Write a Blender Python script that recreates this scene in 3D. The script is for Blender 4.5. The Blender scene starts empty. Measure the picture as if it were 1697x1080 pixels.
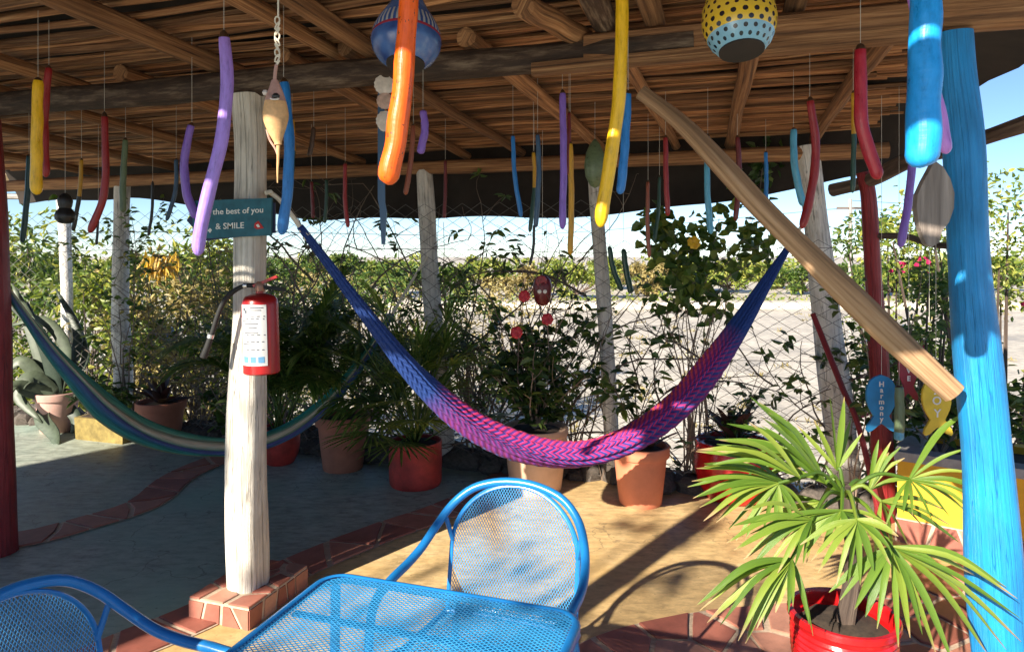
import bpy, math, random
import numpy as np
from mathutils import Vector, Matrix

random.seed(7)
RNG = np.random.default_rng(7)
R = math.radians
PI = math.pi
scene = bpy.context.scene
COL = scene.collection

# ------------------------------------------------------------------ camera
F, CX, HY, EYE = 1150.0, 848.5, 420.0, 1.6
cam_d = bpy.data.cameras.new('camera')
cam_d.sensor_width = 36.0
cam_d.lens = 36.0 * F / 1697.0
cam_d.shift_y = -(540.0 - HY) / 1697.0
cam_d.clip_start = 0.05
cam_d.clip_end = 3000
cam = bpy.data.objects.new('camera', cam_d)
COL.objects.link(cam)
cam.location = (0, 0, EYE)
cam.rotation_euler = (R(90), 0, 0)
scene.camera = cam

# ------------------------------------------------------------------ sky and sun
SUN_EL = R(27.0)
LDIR = Vector((0.63, 0.777, 0)).normalized()           # horizontal travel of the light
sun_vec = Vector((-LDIR.x * math.cos(SUN_EL), -LDIR.y * math.cos(SUN_EL), math.sin(SUN_EL)))
world = bpy.data.worlds.new('World')
scene.world = world
world.use_nodes = True
wn = world.node_tree
wn.nodes.clear()
sky = wn.nodes.new('ShaderNodeTexSky')
sky.sky_type = 'NISHITA'
sky.sun_disc = False
sky.sun_elevation = SUN_EL
sky.sun_rotation = math.atan2(sun_vec.x, sun_vec.y) % (2 * PI)
sky.air_density = 0.7
sky.dust_density = 0.0
sky.ozone_density = 4.0
bg = wn.nodes.new('ShaderNodeBackground')
bg.inputs['Strength'].default_value = 0.066
wo = wn.nodes.new('ShaderNodeOutputWorld')
wn.links.new(sky.outputs[0], bg.inputs['Color'])
wn.links.new(bg.outputs[0], wo.inputs['Surface'])
sd = bpy.data.lights.new('sun', 'SUN')
sd.energy = 4.7
sd.angle = R(0.53)
sd.color = (1.0, 0.91, 0.77)
sun = bpy.data.objects.new('sun', sd)
COL.objects.link(sun)
sun.rotation_euler = (-sun_vec).to_track_quat('-Z', 'Y').to_euler()
vs = scene.view_settings
vs.view_transform = 'Standard'
vs.look = 'None'
vs.gamma = 1.0
vs.exposure = 1.48
scene.cycles.max_bounces = 8
scene.cycles.diffuse_bounces = 5

# ------------------------------------------------------------------ frames
P1 = np.array((-1.19, 3.12))
U = np.array((math.cos(R(18)), -math.sin(R(18))))
V = np.array((math.sin(R(18)), math.cos(R(18))))
def st(s, t, z=0.0):
    p = P1 + s * U + t * V
    return Vector((p[0], p[1], z))
def to_st(x, y):
    d = np.array((x, y)) - P1
    return float(d @ U), float(d @ V)
def px(x, y, Y):
    """photo pixel at distance Y"""
    return Vector(((x - CX) * Y / F, Y, EYE - (y - HY) * Y / F))
def gp(x, y, z=0.0):
    """photo pixel on the horizontal plane z"""
    Y = (EYE - z) * F / (y - HY)
    return Vector(((x - CX) * Y / F, Y, z))
SLOPE = -0.047
def slat_z(x, y):
    return 2.535 + SLOPE * to_st(x, y)[1]

# ------------------------------------------------------------------ materials
MATS = {}
def new_mat(name):
    m = bpy.data.materials.new(name)
    m.use_nodes = True
    nt = m.node_tree
    return m, nt, nt.nodes['Principled BSDF']
def N(nt, t, **kw):
    n = nt.nodes.new(t)
    for k, v in kw.items():
        if k in n.inputs: n.inputs[k].default_value = v
        else: setattr(n, k, v)
    return n
def ramp(nt, stops, fac):
    r = nt.nodes.new('ShaderNodeValToRGB')
    e = r.color_ramp.elements
    while len(e) < len(stops): e.new(0.5)
    for i, (p, c) in enumerate(stops):
        e[i].position = p
        e[i].color = (*c, 1) if len(c) == 3 else c
    nt.links.new(fac, r.inputs[0])
    return r.outputs[0]
def coords(nt, kind, scale=(1, 1, 1)):
    tc = nt.nodes.new('ShaderNodeTexCoord')
    mp = nt.nodes.new('ShaderNodeMapping')
    mp.inputs['Scale'].default_value = scale
    nt.links.new(tc.outputs[kind], mp.inputs[0])
    return mp.outputs[0]
def mixc(nt, fac, a, b, blend='MIX'):
    m = nt.nodes.new('ShaderNodeMix')
    m.data_type = 'RGBA'; m.blend_type = blend
    def put(i, v):
        if hasattr(v, 'is_linked') or isinstance(v, bpy.types.NodeSocket): nt.links.new(v, m.inputs[i])
        elif isinstance(v, (int, float)): m.inputs[i].default_value = v
        else: m.inputs[i].default_value = (*v, 1)
    put(0, fac); put(6, a); put(7, b)
    return m.outputs[2]
def math_n(nt, op, a, b=None):
    m = nt.nodes.new('ShaderNodeMath'); m.operation = op
    for i, v in enumerate((a, b)):
        if v is None: continue
        if isinstance(v, bpy.types.NodeSocket): nt.links.new(v, m.inputs[i])
        else: m.inputs[i].default_value = v
    return m.outputs[0]
def bump(nt, bs, h, strength=0.4, dist=0.01):
    b = nt.nodes.new('ShaderNodeBump')
    b.inputs['Strength'].default_value = strength
    b.inputs['Distance'].default_value = dist
    nt.links.new(h, b.inputs['Height'])
    nt.links.new(b.outputs[0], bs.inputs['Normal'])

def mat_wood(name, dark, mid, light, su=18, sv=1.6, rough=0.8, objvar=0.35):
    m, nt, bs = new_mat(name)
    v = coords(nt, 'UV', (su, sv, 1))
    oi = nt.nodes.new('ShaderNodeObjectInfo')
    add = nt.nodes.new('ShaderNodeVectorMath'); add.operation = 'ADD'
    cmb = nt.nodes.new('ShaderNodeCombineXYZ')
    r50 = math_n(nt, 'MULTIPLY', oi.outputs['Random'], 53.0)
    for i in range(3): nt.links.new(r50, cmb.inputs[i])
    nt.links.new(v, add.inputs[0]); nt.links.new(cmb.outputs[0], add.inputs[1])
    no = N(nt, 'ShaderNodeTexNoise', Scale=1.0, Detail=6.0, Roughness=0.65)
    nt.links.new(add.outputs[0], no.inputs['Vector'])
    c = ramp(nt, [(0.28, dark), (0.5, mid), (0.72, light)], no.outputs[0])
    big = N(nt, 'ShaderNodeTexNoise', Scale=0.6, Detail=3.0)
    nt.links.new(add.outputs[0], big.inputs['Vector'])
    k = ramp(nt, [(0.35, (0.55, 0.52, 0.5)), (0.65, (1.1, 1.08, 1.05))], big.outputs[0])
    c2 = mixc(nt, 0.7, c, k, 'MULTIPLY')
    kv = math_n(nt, 'ADD', math_n(nt, 'MULTIPLY', oi.outputs['Random'], objvar * 2), 1.0 - objvar)
    cc = nt.nodes.new('ShaderNodeCombineXYZ')
    for i in range(3): nt.links.new(kv, cc.inputs[i])
    c3 = mixc(nt, 1.0, c2, cc.outputs[0], 'MULTIPLY')
    nt.links.new(c3, bs.inputs['Base Color'])
    bs.inputs['Roughness'].default_value = rough
    bump(nt, bs, no.outputs[0], 0.9, 0.012)
    return m
def mat_paintwood(name, col, col2, wear=None, rough=0.45, su=10, sv=1.5, wear_lo=0.66, groove=0.9):
    """painted post: long vertical grain, hairline cracks, worn patches"""
    m, nt, bs = new_mat(name)
    v = coords(nt, 'UV', (su * 2.6, sv, 1))
    no = N(nt, 'ShaderNodeTexNoise', Scale=1.0, Detail=8.0, Roughness=0.72, Distortion=0.5)
    nt.links.new(v, no.inputs['Vector'])
    blot = N(nt, 'ShaderNodeTexNoise', Scale=2.2, Detail=5.0)
    nt.links.new(coords(nt, 'UV', (3, 3, 1)), blot.inputs['Vector'])
    c = ramp(nt, [(0.28, col2), (0.55, col)], no.outputs[0])
    c = mixc(nt, 1.0, c, ramp(nt, [(0.3, (0.74, 0.73, 0.72)), (0.6, (1.04, 1.03, 1.02))], blot.outputs[0]), 'MULTIPLY')
    vc = coords(nt, 'UV', (su * 2.0, sv * 0.55, 1))
    cr = N(nt, 'ShaderNodeTexNoise', Scale=1.0, Detail=3.0, Roughness=0.5, Distortion=1.2)
    nt.links.new(vc, cr.inputs['Vector'])
    crack = ramp(nt, [(0.487, (0, 0, 0)), (0.497, (1, 1, 1)), (0.503, (1, 1, 1)), (0.513, (0, 0, 0))], cr.outputs[0])
    c = mixc(nt, math_n(nt, 'MULTIPLY', crack, 0.55), c, tuple(x * 0.35 for x in col2))
    if wear:
        v2 = coords(nt, 'UV', (su * 1.7, sv * 2.2, 1))
        n2 = N(nt, 'ShaderNodeTexNoise', Scale=1.3, Detail=8.0, Roughness=0.75)
        nt.links.new(v2, n2.inputs['Vector'])
        f = ramp(nt, [(wear_lo, (0, 0, 0)), (wear_lo + 0.05, (1, 1, 1))], n2.outputs[0])
        c = mixc(nt, f, c, wear)
    nt.links.new(c, bs.inputs['Base Color'])
    nt.links.new(ramp(nt, [(0.3, (rough + 0.15,) * 3), (0.7, (max(0.2, rough - 0.1),) * 3)], blot.outputs[0]), bs.inputs['Roughness'])
    h = math_n(nt, 'SUBTRACT', no.outputs[0], math_n(nt, 'MULTIPLY', crack, 0.6))
    bump(nt, bs, h, groove, 0.014)
    return m
def mat_gloss(name, col, rough=0.25, var=0.25, chips=0.0, scale=14):
    m, nt, bs = new_mat(name)
    v = coords(nt, 'Object')
    no = N(nt, 'ShaderNodeTexNoise', Scale=scale, Detail=5.0, Roughness=0.6)
    nt.links.new(v, no.inputs['Vector'])
    a = tuple(x * (1 - var) for x in col); b = tuple(min(1, x * (1 + var)) for x in col)
    c = ramp(nt, [(0.3, a), (0.7, b)], no.outputs[0])
    if chips > 0:
        n2 = N(nt, 'ShaderNodeTexNoise', Scale=38.0, Detail=3.0)
        nt.links.new(v, n2.inputs['Vector'])
        f = ramp(nt, [(1 - chips, (0, 0, 0)), (1 - chips + 0.02, (1, 1, 1))], n2.outputs[0])
        c = mixc(nt, f, c, (0.03, 0.02, 0.015))
    nt.links.new(c, bs.inputs['Base Color'])
    bs.inputs['Roughness'].default_value = rough
    n3 = N(nt, 'ShaderNodeTexNoise', Scale=60.0, Detail=3.0)
    nt.links.new(v, n3.inputs['Vector'])
    bump(nt, bs, n3.outputs[0], 0.25, 0.002)
    return m
def mat_pod(name, col, chips):
    """hand painted dried pod: seams along it, rings across it, thin and chipped paint"""
    m, nt, bs = new_mat(name)
    no = N(nt, 'ShaderNodeTexNoise', Scale=1.0, Detail=6.0, Roughness=0.7)
    nt.links.new(coords(nt, 'UV', (7, 14, 1)), no.inputs['Vector'])
    c = ramp(nt, [(0.25, tuple(x * 0.55 for x in col)), (0.5, col), (0.78, tuple(min(1, x * 1.22 + 0.012) for x in col))], no.outputs[0])
    n2 = N(nt, 'ShaderNodeTexNoise', Scale=1.0, Detail=4.0, Roughness=0.6)
    nt.links.new(coords(nt, 'UV', (9, 55, 1)), n2.inputs['Vector'])
    f = ramp(nt, [(1 - chips - 0.06, (0, 0, 0)), (1 - chips - 0.045, (1, 1, 1))], n2.outputs[0])
    c = mixc(nt, f, c, (0.035, 0.022, 0.015))
    nt.links.new(c, bs.inputs['Base Color'])
    nt.links.new(ramp(nt, [(0.3, (0.22,) * 3), (0.7, (0.5,) * 3)], no.outputs[0]), bs.inputs['Roughness'])
    rings = N(nt, 'ShaderNodeTexNoise', Scale=1.0, Detail=2.0)
    nt.links.new(coords(nt, 'UV', (1.5, 75, 1)), rings.inputs['Vector'])
    seam = N(nt, 'ShaderNodeTexNoise', Scale=1.0, Detail=2.0)
    nt.links.new(coords(nt, 'UV', (16, 1.2, 1)), seam.inputs['Vector'])
    h = math_n(nt, 'ADD', math_n(nt, 'MULTIPLY', rings.outputs[0], 0.35), math_n(nt, 'ADD', seam.outputs[0], math_n(nt, 'MULTIPLY', no.outputs[0], 0.5)))
    bump(nt, bs, h, 0.45, 0.004)
    return m
def mat_plain(name, col, rough=0.7, metal=0.0, var=0.15, scale=8):
    m, nt, bs = new_mat(name)
    v = coords(nt, 'Object')
    no = N(nt, 'ShaderNodeTexNoise', Scale=scale, Detail=6.0, Roughness=0.65)
    nt.links.new(v, no.inputs['Vector'])
    a = tuple(x * (1 - var) for x in col); b = tuple(min(1, x * (1 + var)) for x in col)
    nt.links.new(ramp(nt, [(0.3, a), (0.7, b)], no.outputs[0]), bs.inputs['Base Color'])
    bs.inputs['Roughness'].default_value = rough
    bs.inputs['Metallic'].default_value = metal
    bump(nt, bs, no.outputs[0], 0.3, 0.004)
    return m
def mat_leaf(name, stops, trans=0.35, rough=0.45):
    """stops over the per-leaf random value"""
    m, nt, bs = new_mat(name)
    at = nt.nodes.new('ShaderNodeAttribute'); at.attribute_name = 'rnd'
    c = ramp(nt, stops, at.outputs['Fac'])
    no = N(nt, 'ShaderNodeTexNoise', Scale=30.0, Detail=3.0)
    nt.links.new(coords(nt, 'Object'), no.inputs['Vector'])
    k = ramp(nt, [(0.3, (0.75, 0.75, 0.75)), (0.7, (1.15, 1.15, 1.15))], no.outputs[0])
    c = mixc(nt, 1.0, c, k, 'MULTIPLY')
    nt.links.new(c, bs.inputs['Base Color'])
    bs.inputs['Roughness'].default_value = rough
    tr = nt.nodes.new('ShaderNodeBsdfTranslucent')
    nt.links.new(mixc(nt, 1.0, c, (1.25, 1.3, 0.7), 'MULTIPLY'), tr.inputs['Color'])
    mx = nt.nodes.new('ShaderNodeMixShader')
    mx.inputs[0].default_value = trans
    nt.links.new(bs.outputs[0], mx.inputs[1]); nt.links.new(tr.outputs[0], mx.inputs[2])
    out = nt.nodes['Material Output']
    nt.links.new(mx.outputs[0], out.inputs['Surface'])
    return m

M = {}
M['pole'] = mat_wood('pole', (0.06, 0.025, 0.011), (0.32, 0.15, 0.060), (0.55, 0.31, 0.145), su=22, sv=2.2)
M['slat'] = mat_wood('slat', (0.09, 0.036, 0.015), (0.33, 0.145, 0.057), (0.60, 0.34, 0.16), su=10, sv=3.0, objvar=0.6)
M['bark'] = mat_wood('bark', (0.02, 0.012, 0.008), (0.075, 0.042, 0.025), (0.30, 0.22, 0.15), su=12, sv=5)
M['driftwood'] = mat_wood('driftwood', (0.16, 0.085, 0.04), (0.42, 0.25, 0.13), (0.62, 0.42, 0.25), su=10, sv=1.2, objvar=0.0)
M['grey_wood'] = mat_wood('grey_wood', (0.10, 0.08, 0.07), (0.24, 0.20, 0.175), (0.36, 0.31, 0.28), su=14, sv=2.0, objvar=0.0)
M['branch'] = mat_wood('branch', (0.03, 0.02, 0.015), (0.09, 0.06, 0.045), (0.17, 0.13, 0.10), su=8, sv=2.5)
M['twig'] = mat_wood('twig', (0.09, 0.06, 0.045), (0.22, 0.16, 0.12), (0.38, 0.30, 0.23), su=4, sv=8)
M['white_post'] = mat_paintwood('white_post', (0.74, 0.70, 0.62), (0.52, 0.47, 0.39), (0.40, 0.32, 0.24), 0.7, wear_lo=0.70)
M['limed_post'] = mat_paintwood('limed_post', (0.82, 0.79, 0.74), (0.58, 0.54, 0.49), (0.28, 0.22, 0.17), 0.85, su=8, sv=4, wear_lo=0.64)
M['blue_post'] = mat_paintwood('blue_post', (0.010, 0.27, 0.64), (0.008, 0.21, 0.52), (0.10, 0.34, 0.60), 0.42, su=14, sv=1.2, wear_lo=0.70, groove=0.6)
M['red_post'] = mat_paintwood('red_post', (0.30, 0.018, 0.022), (0.17, 0.010, 0.014), (0.10, 0.02, 0.02), 0.4)
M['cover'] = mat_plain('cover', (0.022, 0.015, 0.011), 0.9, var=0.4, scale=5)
POD = dict(yellow=(0.80, 0.46, 0.008), red=(0.28, 0.014, 0.016), darkred=(0.13, 0.010, 0.012), crimson=(0.38, 0.012, 0.028),
           purple=(0.21, 0.11, 0.47), lilac=(0.36, 0.22, 0.68), blue=(0.016, 0.18, 0.52), skyblue=(0.01, 0.30, 0.75), slate=(0.035, 0.085, 0.16),
           teal=(0.02, 0.075, 0.085), green=(0.12, 0.17, 0.09), darkgreen=(0.015, 0.06, 0.04), orange=(0.88, 0.12, 0.006),
           brown=(0.07, 0.035, 0.018), amber=(0.52, 0.27, 0.012), rust=(0.24, 0.06, 0.025), black=(0.018, 0.018, 0.018),
           aqua=(0.08, 0.33, 0.50), pinkviolet=(0.48, 0.20, 0.62))
for k, c in POD.items():
    M['pod_' + k] = mat_pod('pod_' + k, c, 0.30 if k == 'orange' else 0.22)
M['string'] = mat_plain('string', (0.55, 0.52, 0.46), 0.8)
M['rope'] = mat_plain('rope', (0.66, 0.60, 0.48), 0.9)
M['metal_blue'] = mat_gloss('metal_blue', (0.012, 0.17, 0.46), 0.28, 0.12)
M['mesh_blue'] = mat_gloss('mesh_blue', (0.03, 0.25, 0.52), 0.32, 0.15)
M['wire'] = mat_plain('wire', (0.13, 0.12, 0.11), 0.6, 0.3)
M['sign_teal'] = mat_plain('sign_teal', (0.018, 0.11, 0.145), 0.7, var=0.3, scale=20)
M['sign_navy'] = mat_plain('sign_navy', (0.02, 0.03, 0.08), 0.7)
M['ink_white'] = mat_plain('ink_white', (0.75, 0.74, 0.68), 0.8)
M['ink_red'] = mat_plain('ink_red', (0.45, 0.02, 0.02), 0.7)
M['ink_grey'] = mat_plain('ink_grey', (0.08, 0.09, 0.11), 0.7)
M['ink_blue'] = mat_plain('ink_blue', (0.10, 0.25, 0.42), 0.7)
M['ext_red'] = mat_gloss('ext_red', (0.36, 0.012, 0.012), 0.3, 0.1)
M['rubber'] = mat_plain('rubber', (0.012, 0.012, 0.012), 0.75)
M['brass'] = mat_plain('brass', (0.35, 0.18, 0.12), 0.45, 0.5)
M['steel'] = mat_plain('steel', (0.55, 0.55, 0.53), 0.35, 0.8)
M['paper'] = mat_plain('paper', (0.50, 0.50, 0.50), 0.6, var=0.06)
M['terracotta'] = mat_plain('terracotta', (0.36, 0.125, 0.07), 0.75, var=0.22, scale=6)
M['salmon'] = mat_plain('salmon', (0.58, 0.19, 0.10), 0.7, var=0.12, scale=7)
M['beige_pot'] = mat_plain('beige_pot', (0.56, 0.36, 0.25), 0.75, var=0.15, scale=5)
M['red_pot'] = mat_plain('red_pot', (0.40, 0.034, 0.024), 0.55, var=0.5, scale=7)
M['red_gloss'] = mat_gloss('red_gloss', (0.46, 0.010, 0.012), 0.22, 0.35)
M['pink_pot'] = mat_plain('pink_pot', (0.50, 0.30, 0.25), 0.8)
M['soil'] = mat_plain('soil', (0.045, 0.03, 0.02), 0.95, var=0.5, scale=40)
M['yellow_wall'] = mat_plain('yellow_wall', (0.70, 0.36, 0.02), 0.8, var=0.14, scale=6)
M['yellow_stone'] = mat_plain('yellow_stone', (0.21, 0.155, 0.045), 0.9, var=0.5, scale=12)
M['cement'] = mat_plain('cement', (0.30, 0.28, 0.26), 0.9, var=0.25, scale=15)
M['rock'] = mat_plain('rock', (0.085, 0.07, 0.058), 0.95, var=0.5, scale=9)
M['fish_blue'] = mat_plain('fish_blue', (0.015, 0.22, 0.48), 0.6, var=0.2)
M['fish_yellow'] = mat_plain('fish_yellow', (0.66, 0.47, 0.03), 0.6, var=0.2)
M['fish_red'] = mat_plain('fish_red', (0.26, 0.02, 0.035), 0.6, var=0.3)
M['shell'] = mat_plain('shell', (0.62, 0.54, 0.47), 0.5, var=0.2, scale=40)
M['coral_shell'] = mat_plain('coral_shell', (0.50, 0.33, 0.26), 0.5, var=0.3, scale=40)
M['dried_fish'] = mat_plain('dried_fish', (0.58, 0.34, 0.15), 0.6, var=0.35, scale=30)
M['dried_fish_head'] = mat_plain('dried_fish_head', (0.44, 0.25, 0.20), 0.6, var=0.3, scale=40)
M['plaster'] = mat_plain('plaster', (0.62, 0.56, 0.46), 0.9, var=0.1, scale=2)
M['canopy'] = mat_plain('canopy', (0.68, 0.50, 0.33), 0.85, var=0.06, scale=2)
M['blue_tub'] = mat_gloss('blue_tub', (0.05, 0.13, 0.40), 0.4, 0.15)
M['petal_red'] = mat_leaf('petal_red', [(0, (0.55, 0.015, 0.03)), (1, (0.75, 0.05, 0.07))], 0.3)
M['petal_pink'] = mat_leaf('petal_pink', [(0, (0.42, 0.01, 0.08)), (1, (0.62, 0.03, 0.16))], 0.3)
M['petal_yellow'] = mat_leaf('petal_yellow', [(0, (0.75, 0.40, 0.01)), (1, (0.85, 0.55, 0.03))], 0.3)
M['leaf_dark'] = mat_leaf('leaf_dark', [(0, (0.028, 0.06, 0.015)), (0.6, (0.065, 0.12, 0.03)), (1, (0.15, 0.21, 0.05))])
M['leaf_mid'] = mat_leaf('leaf_mid', [(0, (0.035, 0.08, 0.016)), (0.6, (0.10, 0.17, 0.03)), (1, (0.26, 0.29, 0.06))])
M['leaf_lime'] = mat_leaf('leaf_lime', [(0, (0.09, 0.15, 0.025)), (0.5, (0.22, 0.28, 0.045)), (1, (0.46, 0.44, 0.10))])
M['leaf_dry'] = mat_leaf('leaf_dry', [(0, (0.16, 0.13, 0.05)), (0.5, (0.36, 0.29, 0.12)), (1, (0.52, 0.42, 0.17))])
M['leaf_gold'] = mat_leaf('leaf_gold', [(0, (0.40, 0.24, 0.03)), (1, (0.65, 0.42, 0.05))])
M['leaf_palm'] = mat_leaf('leaf_palm', [(0, (0.07, 0.13, 0.03)), (0.7, (0.18, 0.27, 0.06)), (1, (0.40, 0.43, 0.14))], 0.5, 0.4)
M['leaf_purple'] = mat_leaf('leaf_purple', [(0, (0.035, 0.018, 0.018)), (0.6, (0.075, 0.03, 0.03)), (1, (0.13, 0.07, 0.04))], 0.2)
M['agave'] = mat_leaf('agave', [(0, (0.035, 0.055, 0.038)), (1, (0.10, 0.125, 0.08))], 0.05, 0.5)

def mat_fan():
    m, nt, bs = new_mat('fan_leaf')
    uv = nt.nodes.new('ShaderNodeUVMap')
    sp = nt.nodes.new('ShaderNodeSeparateXYZ'); nt.links.new(uv.outputs[0], sp.inputs[0])
    oi = nt.nodes.new('ShaderNodeObjectInfo')
    base = ramp(nt, [(0.0, (0.085, 0.17, 0.02)), (0.5, (0.155, 0.26, 0.03)), (1.0, (0.28, 0.35, 0.055))], oi.outputs['Random'])
    st_ = N(nt, 'ShaderNodeTexNoise', Scale=1.0, Detail=4.0)
    mp = nt.nodes.new('ShaderNodeMapping'); mp.inputs['Scale'].default_value = (26, 1.5, 1)
    nt.links.new(uv.outputs[0], mp.inputs[0]); nt.links.new(mp.outputs[0], st_.inputs['Vector'])
    k = ramp(nt, [(0.3, (0.72, 0.75, 0.7)), (0.7, (1.15, 1.12, 1.1))], st_.outputs[0])
    c = mixc(nt, 1.0, base, k, 'MULTIPLY')
    tipn = math_n(nt, 'ADD', sp.outputs[1], math_n(nt, 'MULTIPLY', math_n(nt, 'SUBTRACT', oi.outputs['Random'], 0.6), 0.25))
    tf = ramp(nt, [(0.90, (0, 0, 0)), (0.98, (1, 1, 1))], tipn)
    c = mixc(nt, tf, c, (0.42, 0.30, 0.14))
    nt.links.new(c, bs.inputs['Base Color'])
    bs.inputs['Roughness'].default_value = 0.38
    tr = nt.nodes.new('ShaderNodeBsdfTranslucent')
    nt.links.new(mixc(nt, 1.0, c, (1.2, 1.25, 0.6), 'MULTIPLY'), tr.inputs['Color'])
    mx = nt.nodes.new('ShaderNodeMixShader'); mx.inputs[0].default_value = 0.3
    nt.links.new(bs.outputs[0], mx.inputs[1]); nt.links.new(tr.outputs[0], mx.inputs[2])
    nt.links.new(mx.outputs[0], nt.nodes['Material Output'].inputs['Surface'])
    bump(nt, bs, st_.outputs[0], 0.4, 0.003)
    return m
M['fan'] = mat_fan()

def mat_floor(name, stops, scale, grime, tint=None):
    m, nt, bs = new_mat(name)
    v = coords(nt, 'Object')
    n1 = N(nt, 'ShaderNodeTexNoise', Scale=scale, Detail=8.0, Roughness=0.65, Distortion=0.6)
    nt.links.new(v, n1.inputs['Vector'])
    c = ramp(nt, stops, n1.outputs[0])
    n2 = N(nt, 'ShaderNodeTexNoise', Scale=scale * 7, Detail=6.0, Roughness=0.7)
    nt.links.new(coords(nt, 'Object', (1, 2.2, 1)), n2.inputs['Vector'])
    k = ramp(nt, [(0.32, (1 - grime,) * 3), (0.6, (1.05,) * 3)], n2.outputs[0])
    c = mixc(nt, 1.0, c, k, 'MULTIPLY')
    if tint:
        n4 = N(nt, 'ShaderNodeTexNoise', Scale=0.8, Detail=4.0)
        nt.links.new(v, n4.inputs['Vector'])
        f = ramp(nt, [(0.48, (0, 0, 0)), (0.66, (0.8, 0.8, 0.8))], n4.outputs[0])
        c = mixc(nt, f, c, tint)
    vo = N(nt, 'ShaderNodeTexVoronoi', Scale=0.9, feature='DISTANCE_TO_EDGE')
    wob = N(nt, 'ShaderNodeTexNoise', Scale=2.5, Detail=5.0)
    nt.links.new(v, wob.inputs['Vector'])
    va = nt.nodes.new('ShaderNodeVectorMath'); va.operation = 'ADD'
    nt.links.new(v, va.inputs[0]); nt.links.new(wob.outputs['Color'], va.inputs[1]); nt.links.new(va.outputs[0], vo.inputs['Vector'])
    ck = ramp(nt, [(0.0, (0.55, 0.55, 0.55)), (0.007, (0, 0, 0))], vo.outputs['Distance'])
    c = mixc(nt, ck, c, (0.07, 0.055, 0.04))
    n5 = N(nt, 'ShaderNodeTexNoise', Scale=scale * 30, Detail=3.0, Roughness=0.6)
    nt.links.new(v, n5.inputs['Vector'])
    c = mixc(nt, ramp(nt, [(0.66, (0, 0, 0)), (0.72, (0.6, 0.6, 0.6))], n5.outputs[0]), c, tuple(0.35 * q_ for q_ in stops[0][1]))
    nt.links.new(c, bs.inputs['Base Color'])
    rr = ramp(nt, [(0.3, (0.42,) * 3), (0.7, (0.72,) * 3)], n1.outputs[0])
    nt.links.new(rr, bs.inputs['Roughness'])
    n3 = N(nt, 'ShaderNodeTexNoise', Scale=scale * 14, Detail=5.0)
    nt.links.new(v, n3.inputs['Vector'])
    bump(nt, bs, n3.outputs[0], 0.35, 0.006)
    return m
M['floor'] = mat_floor('floor_concrete', [(0.25, (0.23, 0.265, 0.22)), (0.5, (0.36, 0.40, 0.335)), (0.75, (0.52, 0.52, 0.44))], 1.3, 0.5, (0.26, 0.40, 0.32))
M['ochre'] = mat_floor('floor_ochre', [(0.25, (0.46, 0.31, 0.14)), (0.5, (0.62, 0.43, 0.20)), (0.75, (0.72, 0.54, 0.30))], 1.6, 0.42, (0.52, 0.33, 0.12))
M['grout'] = mat_floor('grout', [(0.3, (0.44, 0.33, 0.24)), (0.7, (0.58, 0.46, 0.34))], 5, 0.3)
def mat_tile():
    m, nt, bs = new_mat('red_tile')
    oi = nt.nodes.new('ShaderNodeObjectInfo')
    c = ramp(nt, [(0.0, (0.27, 0.085, 0.06)), (0.5, (0.37, 0.135, 0.095)), (0.85, (0.44, 0.19, 0.13)), (1.0, (0.50, 0.27, 0.19))], oi.outputs['Random'])
    n1 = N(nt, 'ShaderNodeTexNoise', Scale=9.0, Detail=7.0, Roughness=0.7)
    nt.links.new(coords(nt, 'Object'), n1.inputs['Vector'])
    k = ramp(nt, [(0.3, (0.65, 0.63, 0.62)), (0.7, (1.15, 1.12, 1.1))], n1.outputs[0])
    nt.links.new(mixc(nt, 1.0, c, k, 'MULTIPLY'), bs.inputs['Base Color'])
    bs.inputs['Roughness'].default_value = 0.55
    bump(nt, bs, n1.outputs[0], 0.35, 0.004)
    return m
M['tile'] = mat_tile()
M['sand'] = mat_floor('sand', [(0.30, (0.40, 0.34, 0.25)), (0.5, (0.60, 0.53, 0.42)), (0.68, (0.70, 0.63, 0.52))], 0.35, 0.45)

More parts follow.
